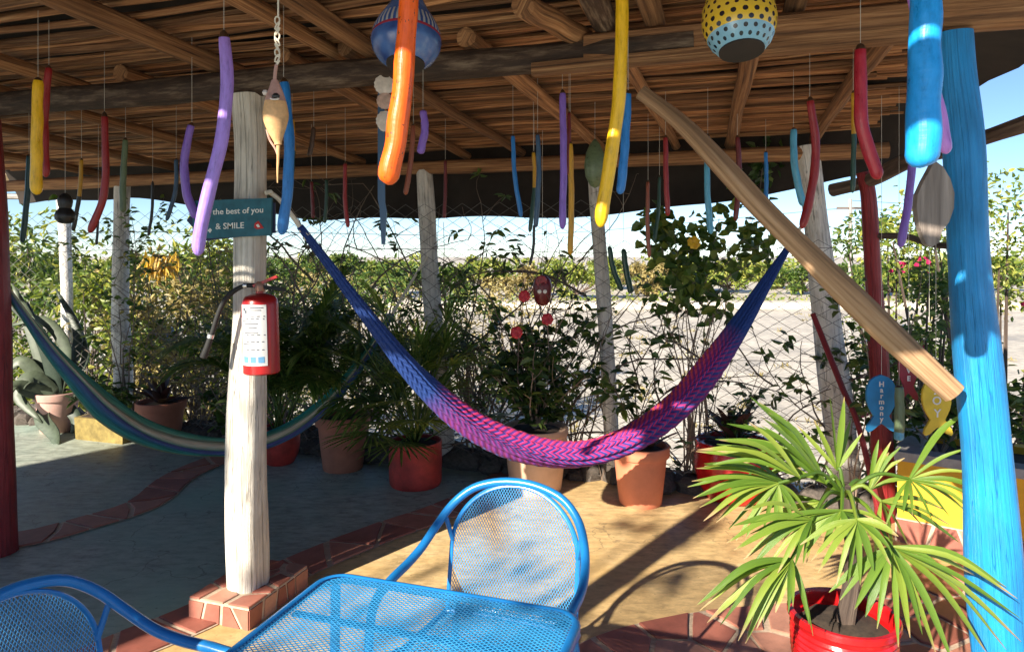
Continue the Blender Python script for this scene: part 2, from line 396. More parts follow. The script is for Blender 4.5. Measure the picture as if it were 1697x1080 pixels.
def mat_hammock(name, bands, chevron):
    """bands: list of (pos, colour) across the width (UV.x 0..1); UV.y is metres along the length"""
    m, nt, bs = new_mat(name)
    uv = nt.nodes.new('ShaderNodeUVMap')
    sp = nt.nodes.new('ShaderNodeSeparateXYZ'); nt.links.new(uv.outputs[0], sp.inputs[0])
    u, v = sp.outputs[0], sp.outputs[1]
    if chevron:
        # braided rows: a zigzag in v shifted by the distance from each row's middle
        rows = math_n(nt, 'MULTIPLY', u, 13.0)
        fr = math_n(nt, 'FRACT', rows)
        tri = math_n(nt, 'ABSOLUTE', math_n(nt, 'SUBTRACT', fr, 0.5))
        ph = math_n(nt, 'ADD', math_n(nt, 'MULTIPLY', v, 100.0), math_n(nt, 'MULTIPLY', tri, 1.6))
        wob = N(nt, 'ShaderNodeTexNoise', Scale=3.0, Detail=2.0)
        nt.links.new(uv.outputs[0], wob.inputs['Vector'])
        ph = math_n(nt, 'ADD', ph, math_n(nt, 'MULTIPLY', wob.outputs[0], 1.5))
        z = math_n(nt, 'FRACT', ph)
        zz = math_n(nt, 'ABSOLUTE', math_n(nt, 'SUBTRACT', z, 0.5))
        sel = ramp(nt, [(0.20, (0, 0, 0)), (0.28, (1, 1, 1))], zz)
        ca = ramp(nt, bands[0], u); cb = ramp(nt, bands[1], u)
        c = mixc(nt, sel, ca, cb)
        # plain blue cords toward the ends
        ends = ramp(nt, chevron, v)
        c = mixc(nt, ends, c, (0.010, 0.045, 0.21))
        h = math_n(nt, 'ADD', zz, math_n(nt, 'MULTIPLY', tri, -1.2))
    else:
        c = ramp(nt, bands[0], u)
        fib = N(nt, 'ShaderNodeTexNoise', Scale=1.0, Detail=4.0)
        mp = nt.nodes.new('ShaderNodeMapping'); mp.inputs['Scale'].default_value = (70, 6, 1)
        nt.links.new(uv.outputs[0], mp.inputs[0]); nt.links.new(mp.outputs[0], fib.inputs['Vector'])
        k = ramp(nt, [(0.3, (0.6, 0.6, 0.6)), (0.7, (1.2, 1.2, 1.2))], fib.outputs[0])
        c = mixc(nt, 1.0, c, k, 'MULTIPLY')
        h = fib.outputs[0]
    nt.links.new(c, bs.inputs['Base Color'])
    bs.inputs['Roughness'].default_value = 0.75
    bump(nt, bs, h, 0.8, 0.008)
    return m

# ------------------------------------------------------------------ mesh building
WLOC = {}
class MB:
    def __init__(self):
        self.v = []; self.f = []; self.uv = []; self.mi = []; self.rnd = None
    def add(self, verts, faces, uvs=None, mi=0):
        o = len(self.v)
        self.v.extend([tuple(p) for p in verts])
        for i, f in enumerate(faces):
            self.f.append(tuple(o + k for k in f))
            self.uv.append(uvs[i] if uvs else [(0, 0)] * len(f))
            self.mi.append(mi)
        return self
    def box(self, c, size, rot=None, mi=0, taper=1.0):
        sx, sy, sz = (a / 2 for a in size)
        vs_ = []
        for z in (-sz, sz):
            k = taper if z > 0 else 1.0
            for x, y in ((-sx, -sy), (sx, -sy), (sx, sy), (-sx, sy)):
                p = Vector((x * k, y * k, z))
                if rot is not None: p = rot @ p
                vs_.append(p + Vector(c))
        return self.add(vs_, [(0, 3, 2, 1), (4, 5, 6, 7), (0, 1, 5, 4), (1, 2, 6, 5), (2, 3, 7, 6), (3, 0, 4, 7)], None, mi)
    def prism(self, poly, z0, z1, mi=0, bev=0.0, xf=None):
        """poly: ccw list of (x, y)"""
        n = len(poly)
        cx = sum(p[0] for p in poly) / n; cy = sum(p[1] for p in poly) / n
        rings = [(poly, z0)]
        if bev:
            rings.append((poly, z1 - bev))
            rings.append(([(cx + (p[0] - cx) * (1 - bev * 2.2 / max(0.02, math.hypot(p[0] - cx, p[1] - cy))),
                            cy + (p[1] - cy) * (1 - bev * 2.2 / max(0.02, math.hypot(p[0] - cx, p[1] - cy)))) for p in poly], z1))
        else: rings.append((poly, z1))
        vs_ = [Vector((p[0], p[1], z)) for ring, z in rings for p in ring]
        if xf: vs_ = [xf(p) for p in vs_]
        fs = [tuple(reversed(range(n))), tuple(range((len(rings) - 1) * n, len(rings) * n))]
        for k in range(len(rings) - 1):
            for i in range(n):
                j = (i + 1) % n
                fs.append((k * n + i, k * n + j, (k + 1) * n + j, (k + 1) * n + i))
        return self.add(vs_, fs, None, mi)
    def tube(self, path, rad, n=8, cap=True, mi=0, lump=0.0, sq=None, flat=None, up=None, uvw=True, seed=None, mifn=None):
        """path: points; rad: number, list or function of 0..1; sq: superellipse exponent; flat: (kx, ky) cross-section scale"""
        P = [Vector(p) for p in path]; m = len(P)
        L = [0.0]
        for i in range(1, m): L.append(L[-1] + (P[i] - P[i - 1]).length)
        tot = max(L[-1], 1e-6)
        T = []
        for i in range(m):
            a = P[max(0, i - 1)]; b = P[min(m - 1, i + 1)]
            d = (b - a)
            T.append(d.normalized() if d.length > 1e-9 else Vector((0, 0, 1)))
        ref = Vector(up) if up else (Vector((0, 1, 0)) if abs(T[0].y) < 0.9 else Vector((1, 0, 0)))
        x = (ref - T[0] * ref.dot(T[0])).normalized()
        rr = random.Random(seed) if seed is not None else random
        ph = [rr.uniform(0, 6.28) for _ in range(4)]
        vs_ = []
        for i in range(m):
            x = (x - T[i] * x.dot(T[i])).normalized()
            y = T[i].cross(x)
            r = rad(L[i] / tot) if callable(rad) else (rad[i] if isinstance(rad, (list, tuple)) else rad)
            for k in range(n):
                a = 2 * PI * k / n
                c, s = math.cos(a), math.sin(a)
                q = 1.0
                if sq: q = (abs(c) ** sq + abs(s) ** sq) ** (-1.0 / sq)
                if lump:
                    q *= 1 + lump * (math.sin(2 * a + ph[0] + L[i] * 3) * 0.5 + math.sin(3 * a + ph[1] - L[i] * 5) * 0.35 + math.sin(L[i] * 9 + ph[2]) * 0.4)
                kx, ky = flat if flat else (1, 1)
                vs_.append(P[i] + x * (c * r * q * kx) + y * (s * r * q * ky))
        fs = []; us = []; o = len(self.v)
        mis = []
        for i in range(m - 1):
            for k in range(n):
                j = (k + 1) % n
                fs.append((i * n + k, i * n + j, (i + 1) * n + j, (i + 1) * n + k))
                us.append([(k / n, L[i]), ((k + 1) / n, L[i]), ((k + 1) / n, L[i + 1]), (k / n, L[i + 1])])
                mis.append(mifn(L[i] / tot) if mifn else mi)
        if cap:
            fs.append(tuple(reversed(range(n)))); us.append([(k / n, 0) for k in reversed(range(n))]); mis.append(mis[0])
            fs.append(tuple((m - 1) * n + k for k in range(n))); us.append([(k / n, L[-1]) for k in range(n)]); mis.append(mis[-2])
        self.v.extend([tuple(p) for p in vs_])
        for f, u_, mm in zip(fs, us, mis):
            self.f.append(tuple(o + k for k in f)); self.uv.append(u_); self.mi.append(mm)
        return self
    def lathe(self, prof, c=(0, 0, 0), n=24, mi=0, axis=None, mifn=None, squash=1.0):
        """prof: (r, z) from outside bottom up; closed to the axis where r == 0"""
        c = Vector(c); m = len(prof); vs_ = []
        for r, z in prof:
            for k in range(n):
                a = 2 * PI * k / n
                p = Vector((r * math.cos(a), r * math.sin(a) * squash, z))
                if axis is not None: p = axis @ p
                vs_.append(c + p)
        L = [0.0]
        for i in range(1, m): L.append(L[-1] + math.hypot(prof[i][0] - prof[i - 1][0], prof[i][1] - prof[i - 1][1]))
        fs = []; us = []; o = len(self.v)
        for i in range(m - 1):
            for k in range(n):
                j = (k + 1) % n
                fs.append((i * n + k, i * n + j, (i + 1) * n + j, (i + 1) * n + k))
                us.append([(k / n, L[i] / L[-1]), ((k + 1) / n, L[i] / L[-1]), ((k + 1) / n, L[i + 1] / L[-1]), (k / n, L[i + 1] / L[-1])])
        fs.append(tuple(reversed(range(n)))); us.append([(0, 0)] * n)
        fs.append(tuple((m - 1) * n + k for k in range(n))); us.append([(0, 1)] * n)
        self.v.extend([tuple(p) for p in vs_])
        for q, (f, u_) in enumerate(zip(fs, us)):
            self.f.append(tuple(o + k for k in f)); self.uv.append(u_)
            self.mi.append(mi)
        return self
    def build(self, name, mats, parent=None, origin=None, smooth=True, angle=40, kind=None):
        if parent is not None: org = WLOC[parent.name]
        else: org = Vector(origin) if origin is not None else Vector((0, 0, 0))
        me = bpy.data.meshes.new(name)
        A = np.array(self.v, dtype=np.float64).reshape(-1, 3) - np.array(org)
        me.from_pydata(A.tolist(), [], self.f)
        uvl = me.uv_layers.new(name='UVMap')
        flat = [c for u in self.uv for p in u for c in p]
        if len(flat) == 2 * len(me.loops): uvl.data.foreach_set('uv', flat)
        mats = mats if isinstance(mats, (list, tuple)) else [mats]
        for mm in mats: me.materials.append(M[mm] if isinstance(mm, str) else mm)
        me.polygons.foreach_set('material_index', self.mi)
        if smooth:
            me.polygons.foreach_set('use_smooth', [True] * len(me.polygons))
            me.set_sharp_from_angle(angle=R(angle))
        me.validate()
        return link(name, me, parent, org, kind)
def link(name, me, parent, org, kind=None):
    o = bpy.data.objects.new(name, me)
    COL.objects.link(o)
    if parent is not None:
        o.parent = parent; WLOC[o.name] = WLOC[parent.name]
    else:
        o.location = org; WLOC[o.name] = Vector(org)
    if kind: o['kind'] = kind
    return o
def thing(name, label, cat, loc=(0, 0, 0), group=None):
    o = bpy.data.objects.new(name, None)
    o.empty_display_size = 0.1
    COL.objects.link(o); o.location = loc; WLOC[o.name] = Vector(loc)
    return tag(o, label, cat, group)
def tag(o, label, cat, group=None):
    o['label'] = label; o['category'] = cat
    if group: o['group'] = group
    return o
def smooth_path(pts, n=24):
    """Catmull-Rom through points"""
    P = [Vector(p) for p in pts]
    if len(P) < 3: return [P[0].lerp(P[-1], i / n) for i in range(n + 1)]
    Q = [P[0] * 2 - P[1]] + P + [P[-1] * 2 - P[-2]]
    segs = len(P) - 1; out = []
    for i in range(n + 1):
        t = i / n * segs; k = min(int(t), segs - 1); t -= k
        a, b, c, d = Q[k], Q[k + 1], Q[k + 2], Q[k + 3]
        out.append(0.5 * ((2 * b) + (c - a) * t + (2 * a - 5 * b + 4 * c - d) * t * t + (3 * b - a - 3 * c + d) * t ** 3))
    return out
def leaf_object(name, P, D, Nn, L, W, mat, parent, droop=0.25, kind=None):
    """numpy leaves: each a folded six-point blade. P base points, D direction, Nn up vector, L length, W width"""
    n = len(P)
    D = D / np.linalg.norm(D, axis=1, keepdims=True)
    S = np.cross(D, Nn); S /= np.maximum(np.linalg.norm(S, axis=1, keepdims=True), 1e-6)
    Up = np.cross(S, D)
    L = np.asarray(L).reshape(-1, 1) * np.ones((n, 1)); W = np.asarray(W).reshape(-1, 1) * np.ones((n, 1))
    dr = droop * L
    b = P
    c1 = P + D * L * 0.33 + Up * 0.0
    l1 = c1 - S * W * 0.5 + Up * W * 0.18; r1 = c1 + S * W * 0.5 + Up * W * 0.18
    c2 = P + D * L * 0.70 - Up * dr * 0.35
    l2 = c2 - S * W * 0.36 + Up * W * 0.12; r2 = c2 + S * W * 0.36 + Up * W * 0.12
    tip = P + D * L * 0.97 - Up * dr
    A = np.stack([b, l1, r1, l2, r2, tip], axis=1).reshape(-1, 3) - np.array(WLOC[parent.name])
    me = bpy.data.meshes.new(name)
    me.vertices.add(6 * n); me.vertices.foreach_set('co', A.ravel())
    idx = np.arange(n)[:, None] * 6
    loops = np.concatenate([idx + np.array([[0, 2, 4, 5]]), idx + np.array([[0, 5, 3, 1]])], axis=1).ravel()
    me.loops.add(8 * n); me.loops.foreach_set('vertex_index', loops.astype(np.int32))
    me.polygons.add(2 * n)
    me.polygons.foreach_set('loop_start', np.arange(0, 8 * n, 4, dtype=np.int32))
    me.update(calc_edges=True)
    at = me.attributes.new('rnd', 'FLOAT', 'FACE')
    at.data.foreach_set('value', np.repeat(RNG.random(n), 2).astype(np.float32))
    me.materials.append(M[mat])
    me.polygons.foreach_set('use_smooth', [False] * (2 * n))
    return link(name, me, parent, None, kind)
def rand_dirs(n, up=0.2):
    d = RNG.normal(size=(n, 3)); d[:, 2] += up
    return d / np.linalg.norm(d, axis=1, keepdims=True)

# ------------------------------------------------------------------ ground and floor
GZ = -3.0
g = MB()
gs = 900
g.add([(-gs, -gs, GZ), (gs, -gs, GZ), (gs, gs, GZ), (-gs, gs, GZ)], [(0, 1, 2, 3)])
g.build('ground', 'sand', smooth=False)['kind'] = 'structure'
fl = MB()
fl.prism([tuple(st(s, t)[:2]) for s, t in ((-7.5, -6), (5.2, -6), (5.2, 2.46), (-7.5, 2.46))], -0.30, 0.0)
floor = fl.build('floor', 'floor', smooth=False)
floor['kind'] = 'structure'

def clip_poly(poly, nx, ny, d):
    out = []
    for i in range(len(poly)):
        a, b = poly[i], poly[(i + 1) % len(poly)]
        da = a[0] * nx + a[1] * ny - d; db = b[0] * nx + b[1] * ny - d
        if da <= 0: out.append(a)
        if da * db < 0:
            t = da / (da - db); out.append((a[0] + (b[0] - a[0]) * t, a[1] + (b[1] - a[1]) * t))
    return out
def crazy(w, h, cell, rr, gap=0.012):
    """irregular stone cells filling the rectangle w x h"""
    pts = []
    nx = max(1, round(w / cell)); ny = max(1, round(h / cell))
    for i in range(nx):
        for j in range(ny):
            pts.append(((i + 0.5 + rr.uniform(-0.42, 0.42)) * w / nx, (j + 0.5 + rr.uniform(-0.38, 0.38)) * h / ny))
    cells = []
    for i, p in enumerate(pts):
        poly = [(0, 0), (w, 0), (w, h), (0, h)]
        for j, q in enumerate(pts):
            if i == j: continue
            dx, dy = q[0] - p[0], q[1] - p[1]; dd = math.hypot(dx, dy)
            if dd > cell * 4: continue
            nxx, nyy = dx / dd, dy / dd
            poly = clip_poly(poly, nxx, nyy, p[0] * nxx + p[1] * nyy + dd / 2 - gap * rr.uniform(0.6, 1.5))
            if len(poly) < 3: break
        if len(poly) >= 3: cells.append(poly)
    return cells
def path_frame(pts):
    P = smooth_path(pts, 60)
    L = [0.0]
    for i in range(1, len(P)): L.append(L[-1] + (P[i] - P[i - 1]).length)
    def at(u):
        u = min(max(u, 0), L[-1])
        for i in range(1, len(L)):
            if L[i] >= u: break
        k = (u - L[i - 1]) / max(1e-6, L[i] - L[i - 1])
        p = P[i - 1].lerp(P[i], k)
        d = (P[min(i + 1, len(P) - 1)] - P[max(i - 2, 0)]); d.z = 0; d.normalize()
        return p, Vector((-d.y, d.x, 0))
    return at, L[-1]
def paved_band(pts, w, cell, seed, z=0.004, off=0.0):
    rr = random.Random(seed)
    at, L = path_frame(pts)
    def mp(p):
        c, nrm = at(p.x)
        q = c + nrm * (p.y - w / 2 + off)
        return Vector((q.x, q.y, p.z))
    gb = MB(); n = 50; vs_ = []
    for i in range(n + 1):
        vs_.append(mp(Vector((L * i / n, -0.01, z)))); vs_.append(mp(Vector((L * i / n, w + 0.01, z))))
    gb.add(vs_, [(2 * i, 2 * i + 2, 2 * i + 3, 2 * i + 1) for i in range(n)])
    gb.build('grout_bed', 'grout', floor, smooth=False)
    for poly in crazy(L, w, cell, rr):
        ins = []
        for i in range(len(poly)):                       # extra points so long edges follow the curve
            a, b = poly[i], poly[(i + 1) % len(poly)]
            ins.append(a)
            if math.hypot(b[0] - a[0], b[1] - a[1]) > 0.14: ins.append(((a[0] + b[0]) / 2, (a[1] + b[1]) / 2))
        h = rr.uniform(0.006, 0.011)
        t = MB().prism(ins, z - 0.002, z + h, bev=0.002, xf=mp)
        t.build('tile', 'tile', floor, smooth=False)

# ochre inlay (bounded by the paved bands)
band2 = [gp(-150, 1230), gp(60, 1140), gp(210, 1072), (gp(330, 1022)), gp(500, 938), gp(630, 885), gp(735, 848), gp(800, 818), gp(850, 786)]
band3 = [gp(930, 1085), gp(1010, 1050), gp(1100, 1028), gp(1190, 1013), (gp(1330, 1000)), gp(1480, 965), gp(1600, 935), gp(1800, 890)]
B2 = smooth_path(band2, 40); B3 = smooth_path(band3, 30)
kerb_end = st(3.6, 2.30)
oc = MB()
poly = [(p.x, p.y) for p in B2] + [tuple(st(1.0, 2.3)[:2]), tuple(st(3.4, 2.3)[:2])] + [(p.x, p.y) for p in reversed(B3)] + [(0.2, 2.0), (-0.4, 1.6), (-0.9, 1.6)]
oc.add([(x, y, 0.003) for x, y in poly], [tuple(reversed(range(len(poly))))])
oc.build('ochre_floor', 'ochre', floor, smooth=False)
paved_band(band2, 0.25, 0.17, 3, z=0.007)
band1 = [gp(-260, 935), gp(20, 897), gp(140, 868), gp(240, 835), gp(290, 795), gp(345, 768), gp(420, 745)]
paved_band(band1, 0.24, 0.17, 5)
paved_band(band3, 1.5, 0.21, 8, z=0.007, off=-0.75)

# ------------------------------------------------------------------ roof of poles
roof = thing('pole_roof', 'wide flat roof of rough brown poles and close laid sticks under a dark cover', 'roof', st(0, 0, 2.3))
def pole(a, b, r, name, mat, parent, wav=0.008, n=12, seg=20, lump=0.11, taper=0.9):
    a, b = Vector(a), Vector(b); d = b - a
    side = Vector((-d.y, d.x, 0)).normalized() if Vector((d.x, d.y, 0)).length > 1e-3 else Vector((1, 0, 0))
    p1, p2 = random.uniform(0, 6), random.uniform(0, 6)
    path = []
    for i in range(seg + 1):
        k = i / seg
        path.append(a + d * k + side * wav * (math.sin(k * 5 + p1) + 0.5 * math.sin(k * 13 + p2)) + Vector((0, 0, 1)) * wav * 0.5 * math.sin(k * 6 + p2))
    return MB().tube(path, lambda k: r * (1 + (taper - 1) * k), n, lump=lump).build(name, mat, parent)
def rz(t): return 2.46 + SLOPE * t
# main beam over the white and blue posts, fence beam, front beam
bm = MB().tube([st(s, 0.02 * math.sin(s * 2), 2.364 + 0.008 * math.sin(s * 3.1)) for s in np.linspace(-5.0, 1.95, 24)], lambda k: 0.066 - 0.008 * k, 12, lump=0.09)
bm.build('beam', 'bark', roof)
MB().tube([st(s, 0.01 * math.sin(s * 2), 2.372) for s in np.linspace(1.55, 3.9, 10)], 0.058, 10, lump=0.05, sq=3.5).build('beam', 'pole', roof)
MB().tube([st(s, -0.045, 2.295 + 0.006 * s) for s in np.linspace(1.35, 2.7, 8)], 0.026, 8, lump=0.1, sq=4).build('beam_strip', 'pole', roof)
pole(st(-5.0, 2.28, 2.255), st(3.0, 2.28, 2.255), 0.055, 'beam', 'pole', roof)
pole(st(-5.0, -2.0, rz(-2.0) - 0.09), st(3.2, -2.0, rz(-2.0) - 0.09), 0.055, 'beam', 'pole', roof)
for s, r_, m_ in ((-3.4, 0.05, 'pole'), (-2.75, 0.045, 'pole'), (-1.95, 0.05, 'pole'), (-1.12, 0.047, 'pole'), (-0.17, 0.056, 'pole'), (0.42, 0.044, 'pole'), (0.60, 0.052, 'pole'),
               (1.62, 0.062, 'bark'), (1.80, 0.058, 'pole'), (2.28, 0.052, 'pole'), (2.85, 0.05, 'pole')):
    r_ *= 0.80; dz = r_ - 0.05
    pole(st(s + random.uniform(-0.08, 0.08), -2.42, rz(-2.42) - dz), st(s, 0.16, rz(0.16) - dz), r_, 'rafter', m_, roof)
for s, r_ in ((-3.6, 0.045), (-2.6, 0.045), (-1.66, 0.045), (-0.74, 0.05), (0.19, 0.045), (0.51, 0.043), (1.06, 0.05), (1.60, 0.04), (2.17, 0.05), (2.66, 0.048)):
    r_ *= 0.82; dz = r_ - 0.05
    t0 = -0.28 if s in (1.60, 2.17) else 0.0
    pole(st(s, t0, rz(t0) - dz), st(s + random.uniform(-0.12, 0.12), 2.45, rz(2.45) - dz), r_, 'rafter', 'pole', roof)
# short stub beside the barked rafter
pole(st(1.42, -0.42, rz(-0.42) - 0.06), st(1.52, 0.05, rz(0.05) - 0.02), 0.045, 'rafter', 'pole', roof)
# sticks
slat_meshes = []
for k in range(14):
    L0 = 7.5; path = []
    p = [random.uniform(0, 6) for _ in range(4)]
    for i in range(46):
        x = L0 * i / 45
        path.append((x, 0.014 * math.sin(x * 1.3 + p[0]) + 0.009 * math.sin(x * 4.1 + p[1]) + random.uniform(-0.003, 0.003), 0.009 * math.sin(x * 1.9 + p[2]) + 0.006 * math.sin(x * 5 + p[3]) + random.uniform(-0.002, 0.002)))
    mb = MB().tube(path, lambda k_: 0.0225 * (1.12 - 0.30 * k_), 7, lump=0.22)
    o = mb.build('slat', 'slat'); me = o.data
    bpy.data.objects.remove(o); slat_meshes.append(me)
t = -2.42; i = 0
while t < 2.46:
    o = bpy.data.objects.new('slat', random.choice(slat_meshes))
    COL.objects.link(o); o.parent = roof
    flip = random.random() < 0.5
    s0 = -4.7 + random.uniform(-0.1, 0.25)
    a = st(s0 if not flip else s0 + 7.5, t, 2.535 + SLOPE * t + random.uniform(-0.010, 0.010))
    o.location = a - WLOC[roof.name]
    o.rotation_euler = (random.uniform(0, 6.28), 0, R(-18) + random.uniform(-0.006, 0.006) + (PI if flip else 0))
    k = random.uniform(0.50, 0.70) if t > -0.1 else random.uniform(0.62, 0.90)
    o.scale = (1, k, k)
    t += random.uniform(0.028, 0.039) if t > -0.1 else random.uniform(0.044, 0.064)
    i += 1
# dark cover with hanging edge over the fence
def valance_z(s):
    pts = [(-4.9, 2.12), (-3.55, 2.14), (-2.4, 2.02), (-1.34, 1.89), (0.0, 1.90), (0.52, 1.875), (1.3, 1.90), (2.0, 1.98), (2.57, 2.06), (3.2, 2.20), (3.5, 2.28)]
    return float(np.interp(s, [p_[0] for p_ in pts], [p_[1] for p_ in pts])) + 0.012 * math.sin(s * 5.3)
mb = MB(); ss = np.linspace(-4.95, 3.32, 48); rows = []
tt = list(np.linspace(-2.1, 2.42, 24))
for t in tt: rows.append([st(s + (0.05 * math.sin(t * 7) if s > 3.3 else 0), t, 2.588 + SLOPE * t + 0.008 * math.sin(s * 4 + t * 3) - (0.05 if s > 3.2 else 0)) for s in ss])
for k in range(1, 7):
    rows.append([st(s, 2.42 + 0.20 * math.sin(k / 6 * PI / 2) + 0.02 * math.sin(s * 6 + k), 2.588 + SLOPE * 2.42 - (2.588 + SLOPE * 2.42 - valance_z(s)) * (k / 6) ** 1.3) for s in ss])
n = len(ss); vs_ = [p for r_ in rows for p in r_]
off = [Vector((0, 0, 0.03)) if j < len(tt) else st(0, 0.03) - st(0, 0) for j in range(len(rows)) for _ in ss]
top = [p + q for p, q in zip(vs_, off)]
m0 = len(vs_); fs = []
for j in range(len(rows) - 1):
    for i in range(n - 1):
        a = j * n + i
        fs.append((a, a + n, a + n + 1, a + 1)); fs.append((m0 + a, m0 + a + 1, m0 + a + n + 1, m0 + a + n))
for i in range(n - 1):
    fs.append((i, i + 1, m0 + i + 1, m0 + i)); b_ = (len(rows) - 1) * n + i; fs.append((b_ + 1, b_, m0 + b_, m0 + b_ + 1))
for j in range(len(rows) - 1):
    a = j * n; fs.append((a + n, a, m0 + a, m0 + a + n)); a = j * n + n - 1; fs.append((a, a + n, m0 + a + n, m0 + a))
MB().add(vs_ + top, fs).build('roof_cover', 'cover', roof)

# ------------------------------------------------------------------ posts
def post(name, label, pts, rad, mat, n=14, lump=0.05, sq=None, seg=26, group=None):
    path = smooth_path(pts, seg)
    return tag(MB().tube(path, rad, n, lump=lump, sq=sq, up=(U[0], U[1], 0)).build(name, mat, origin=path[0]), label, 'post', group)
# tiled plinth under the white post
fr_c = gp(412, 1045); pu, pv, ph_ = 0.31, 0.42, 0.095
def plinth_pt(a, b, z): return Vector((fr_c.x - U[0] * a + V[0] * b, fr_c.y - U[1] * a + V[1] * b, z))
pc = plinth_pt(pu / 2, pv / 2, 0)
plinth = thing('stone_plinth', 'low square block faced with broken red tile at the foot of the white post', 'plinth', pc)
cb = MB()
cb.prism([tuple(plinth_pt(a, b, 0)[:2]) for a, b in ((0, 0), (0, pv), (pu, pv), (pu, 0))], -0.002, ph_, bev=0.004)
cb.build('core', 'grout', plinth, smooth=False)
rr = random.Random(11)
for poly in crazy(pu, pv, 0.12, rr, 0.012):
    MB().prism([(x, y) for x, y in poly], 0, 0.007, bev=0.002, xf=lambda p: plinth_pt(p.x, p.y, ph_ - 0.001 + p.z)).build('tile', 'tile', plinth, smooth=False)
for poly in crazy(pu, ph_ - 0.01, 0.085, rr, 0.007):
    MB().prism(poly, 0, 0.006, xf=lambda p: plinth_pt(p.x, -p.z + 0.001, p.y)).build('tile', 'tile', plinth, smooth=False)
for poly in crazy(pv, ph_ - 0.01, 0.09, rr, 0.007):
    MB().prism(poly, 0, 0.006, xf=lambda p: plinth_pt(-p.z + 0.001, p.x, p.y)).build('tile', 'tile', plinth, smooth=False)
pb = px(411, 972, 3.16); pb.z = ph_ + 0.002
white_post = post('wooden_post', 'thick white painted post standing on the tiled plinth', [pb, px(408, 780, 3.14), px(411, 600, 3.13), px(414, 420, 3.12), px(416, 250, 3.12), st(0.005, 0, 2.31)],
     lambda k: 0.083 - 0.005 * k - 0.014 * max(0, min(1, (k - 0.25) / 0.3)), 'white_post', lump=0.06, sq=2.7, n=32, seg=60)
b0 = px(1672, 1243, 2.235); b0.z = 0
blue_post = post('wooden_post', 'thick bright blue painted post with a wooden brace leaning on it',
     [b0, px(1652, 1000, 2.235), px(1638, 800, 2.235), px(1622, 620, 2.235), px(1608, 450, 2.235), px(1598, 250, 2.235), px(1585, 130, 2.235), px(1580, 55, 2.235)],
     lambda k: 0.083 - 0.019 * min(1, k * 1.5) - 0.010 * max(0, k - 0.7) / 0.3, 'blue_post', lump=0.09, n=28, seg=60)
rp = st(-1.66, 0.08)
post('wooden_post', 'dark red painted post holding up the end of the striped green hammock', [rp, rp + Vector((-0.02, 0, 0.8)), rp + Vector((-0.035, 0, 1.6)), st(-1.70, 0.03, 2.31)], lambda k: 0.088 - 0.014 * k, 'red_post')
def fpost(base_px, top_px, t, rw, name, label, mat='limed_post', ztop=None, group=None):
    def on(xp, z=None, yp=None):
        k = (xp - CX) / F
        a = P1 + t * V
        s = (k * a[1] - a[0]) / (U[0] - k * U[1])
        p = a + s * U
        return Vector((p[0], p[1], z if z is not None else EYE - (yp - HY) * p[1] / F))
    b = on(base_px, 0.0); tp = on(top_px, ztop)
    mid = b.lerp(tp, 0.5) + Vector((random.uniform(-0.02, 0.02), 0, 0))
    return post(name, label, [b, b.lerp(tp, 0.25) + Vector((0.012, 0, 0)), mid, tp], rw, mat, lump=0.07, group=group)
postA = fpost(738, 703, 2.28, lambda k: 0.082 - 0.022 * k, 'fence_post', 'whitewashed fence post behind the red pot of fan leaved palm', ztop=2.24)
postB = fpost(1016, 984, 2.28, lambda k: 0.058 - 0.012 * k, 'fence_post', 'thin whitewashed fence post between the beige pot and the salmon pot', ztop=2.20)
postC = fpost(1402, 1338, 2.30, lambda k: 0.102 - 0.03 * k, 'fence_post', 'stout whitewashed fence post where the pink and blue hammock is tied', ztop=2.30)
postD = fpost(202, 203, 2.32, lambda k: 0.085 - 0.02 * k, 'fence_post', 'flaking white fence post behind the yellow stone planter', ztop=2.26)
r1 = post('wooden_post', 'slim dark red post beside the blue fish sign', [gp(1467, 862), px(1458, 640, 4.12), px(1447, 450, 4.12), px(1440, 330, 4.12), px(1431, 285, 4.12)], lambda k: 0.062 - 0.018 * k, 'red_post', lump=0.1)
# brace
br = smooth_path([px(1062, 152, 2.50), px(1130, 205, 2.47), px(1200, 278, 2.43), px(1262, 346, 2.38), px(1340, 424, 2.33), px(1430, 511, 2.27), px(1510, 586, 2.21), px(1582, 652, 2.17)], 30)
tag(MB().tube(br, lambda k: 0.029 + 0.007 * math.sin(k * PI) + 0.006 * k, 14, lump=0.16, sq=2.6).build('brace_pole', 'driftwood', origin=br[-1]), 'weathered brown diagonal pole bracing the roof beam against the blue post', 'brace')
bb = smooth_path([px(1378, 316, 4.30), px(1440, 300, 4.1), px(1500, 268, 3.7), px(1580, 245, 3.1), px(1650, 222, 2.75), px(1760, 185, 2.4)], 24)
tag(MB().tube(bb, lambda k: 0.042 - 0.008 * k, 9, lump=0.18).build('tree_branch', 'branch', origin=bb[0]), 'long dark branch tied across behind the blue post', 'branch')
b2 = smooth_path([px(1436, 392, 4.12), px(1500, 392, 4.0), px(1545, 405, 3.9), px(1620, 412, 3.7)], 12)
tag(MB().tube(b2, 0.017, 7, lump=0.2).build('tree_branch', 'branch', origin=b2[0]), 'thin dark branch fixed to the slim red post', 'branch')
b3 = smooth_path([px(1347, 520, 4.30), px(1395, 640, 4.1), px(1425, 715, 4.0), gp(1466, 895)], 14)
tag(MB().tube(b3, 0.017, 7, lump=0.2).build('red_stick', 'red_post', origin=b3[-1]), 'thin dark red stick leaning against the stout whitewashed fence post', 'stick')
fp = st(0.42, -2.05)
post('wooden_post', 'white post at the front edge of the roof', [fp, fp + Vector((0.01, 0, 1.2)), Vector((fp.x, fp.y, rz(-2.0) - 0.13))], 0.075, 'white_post')

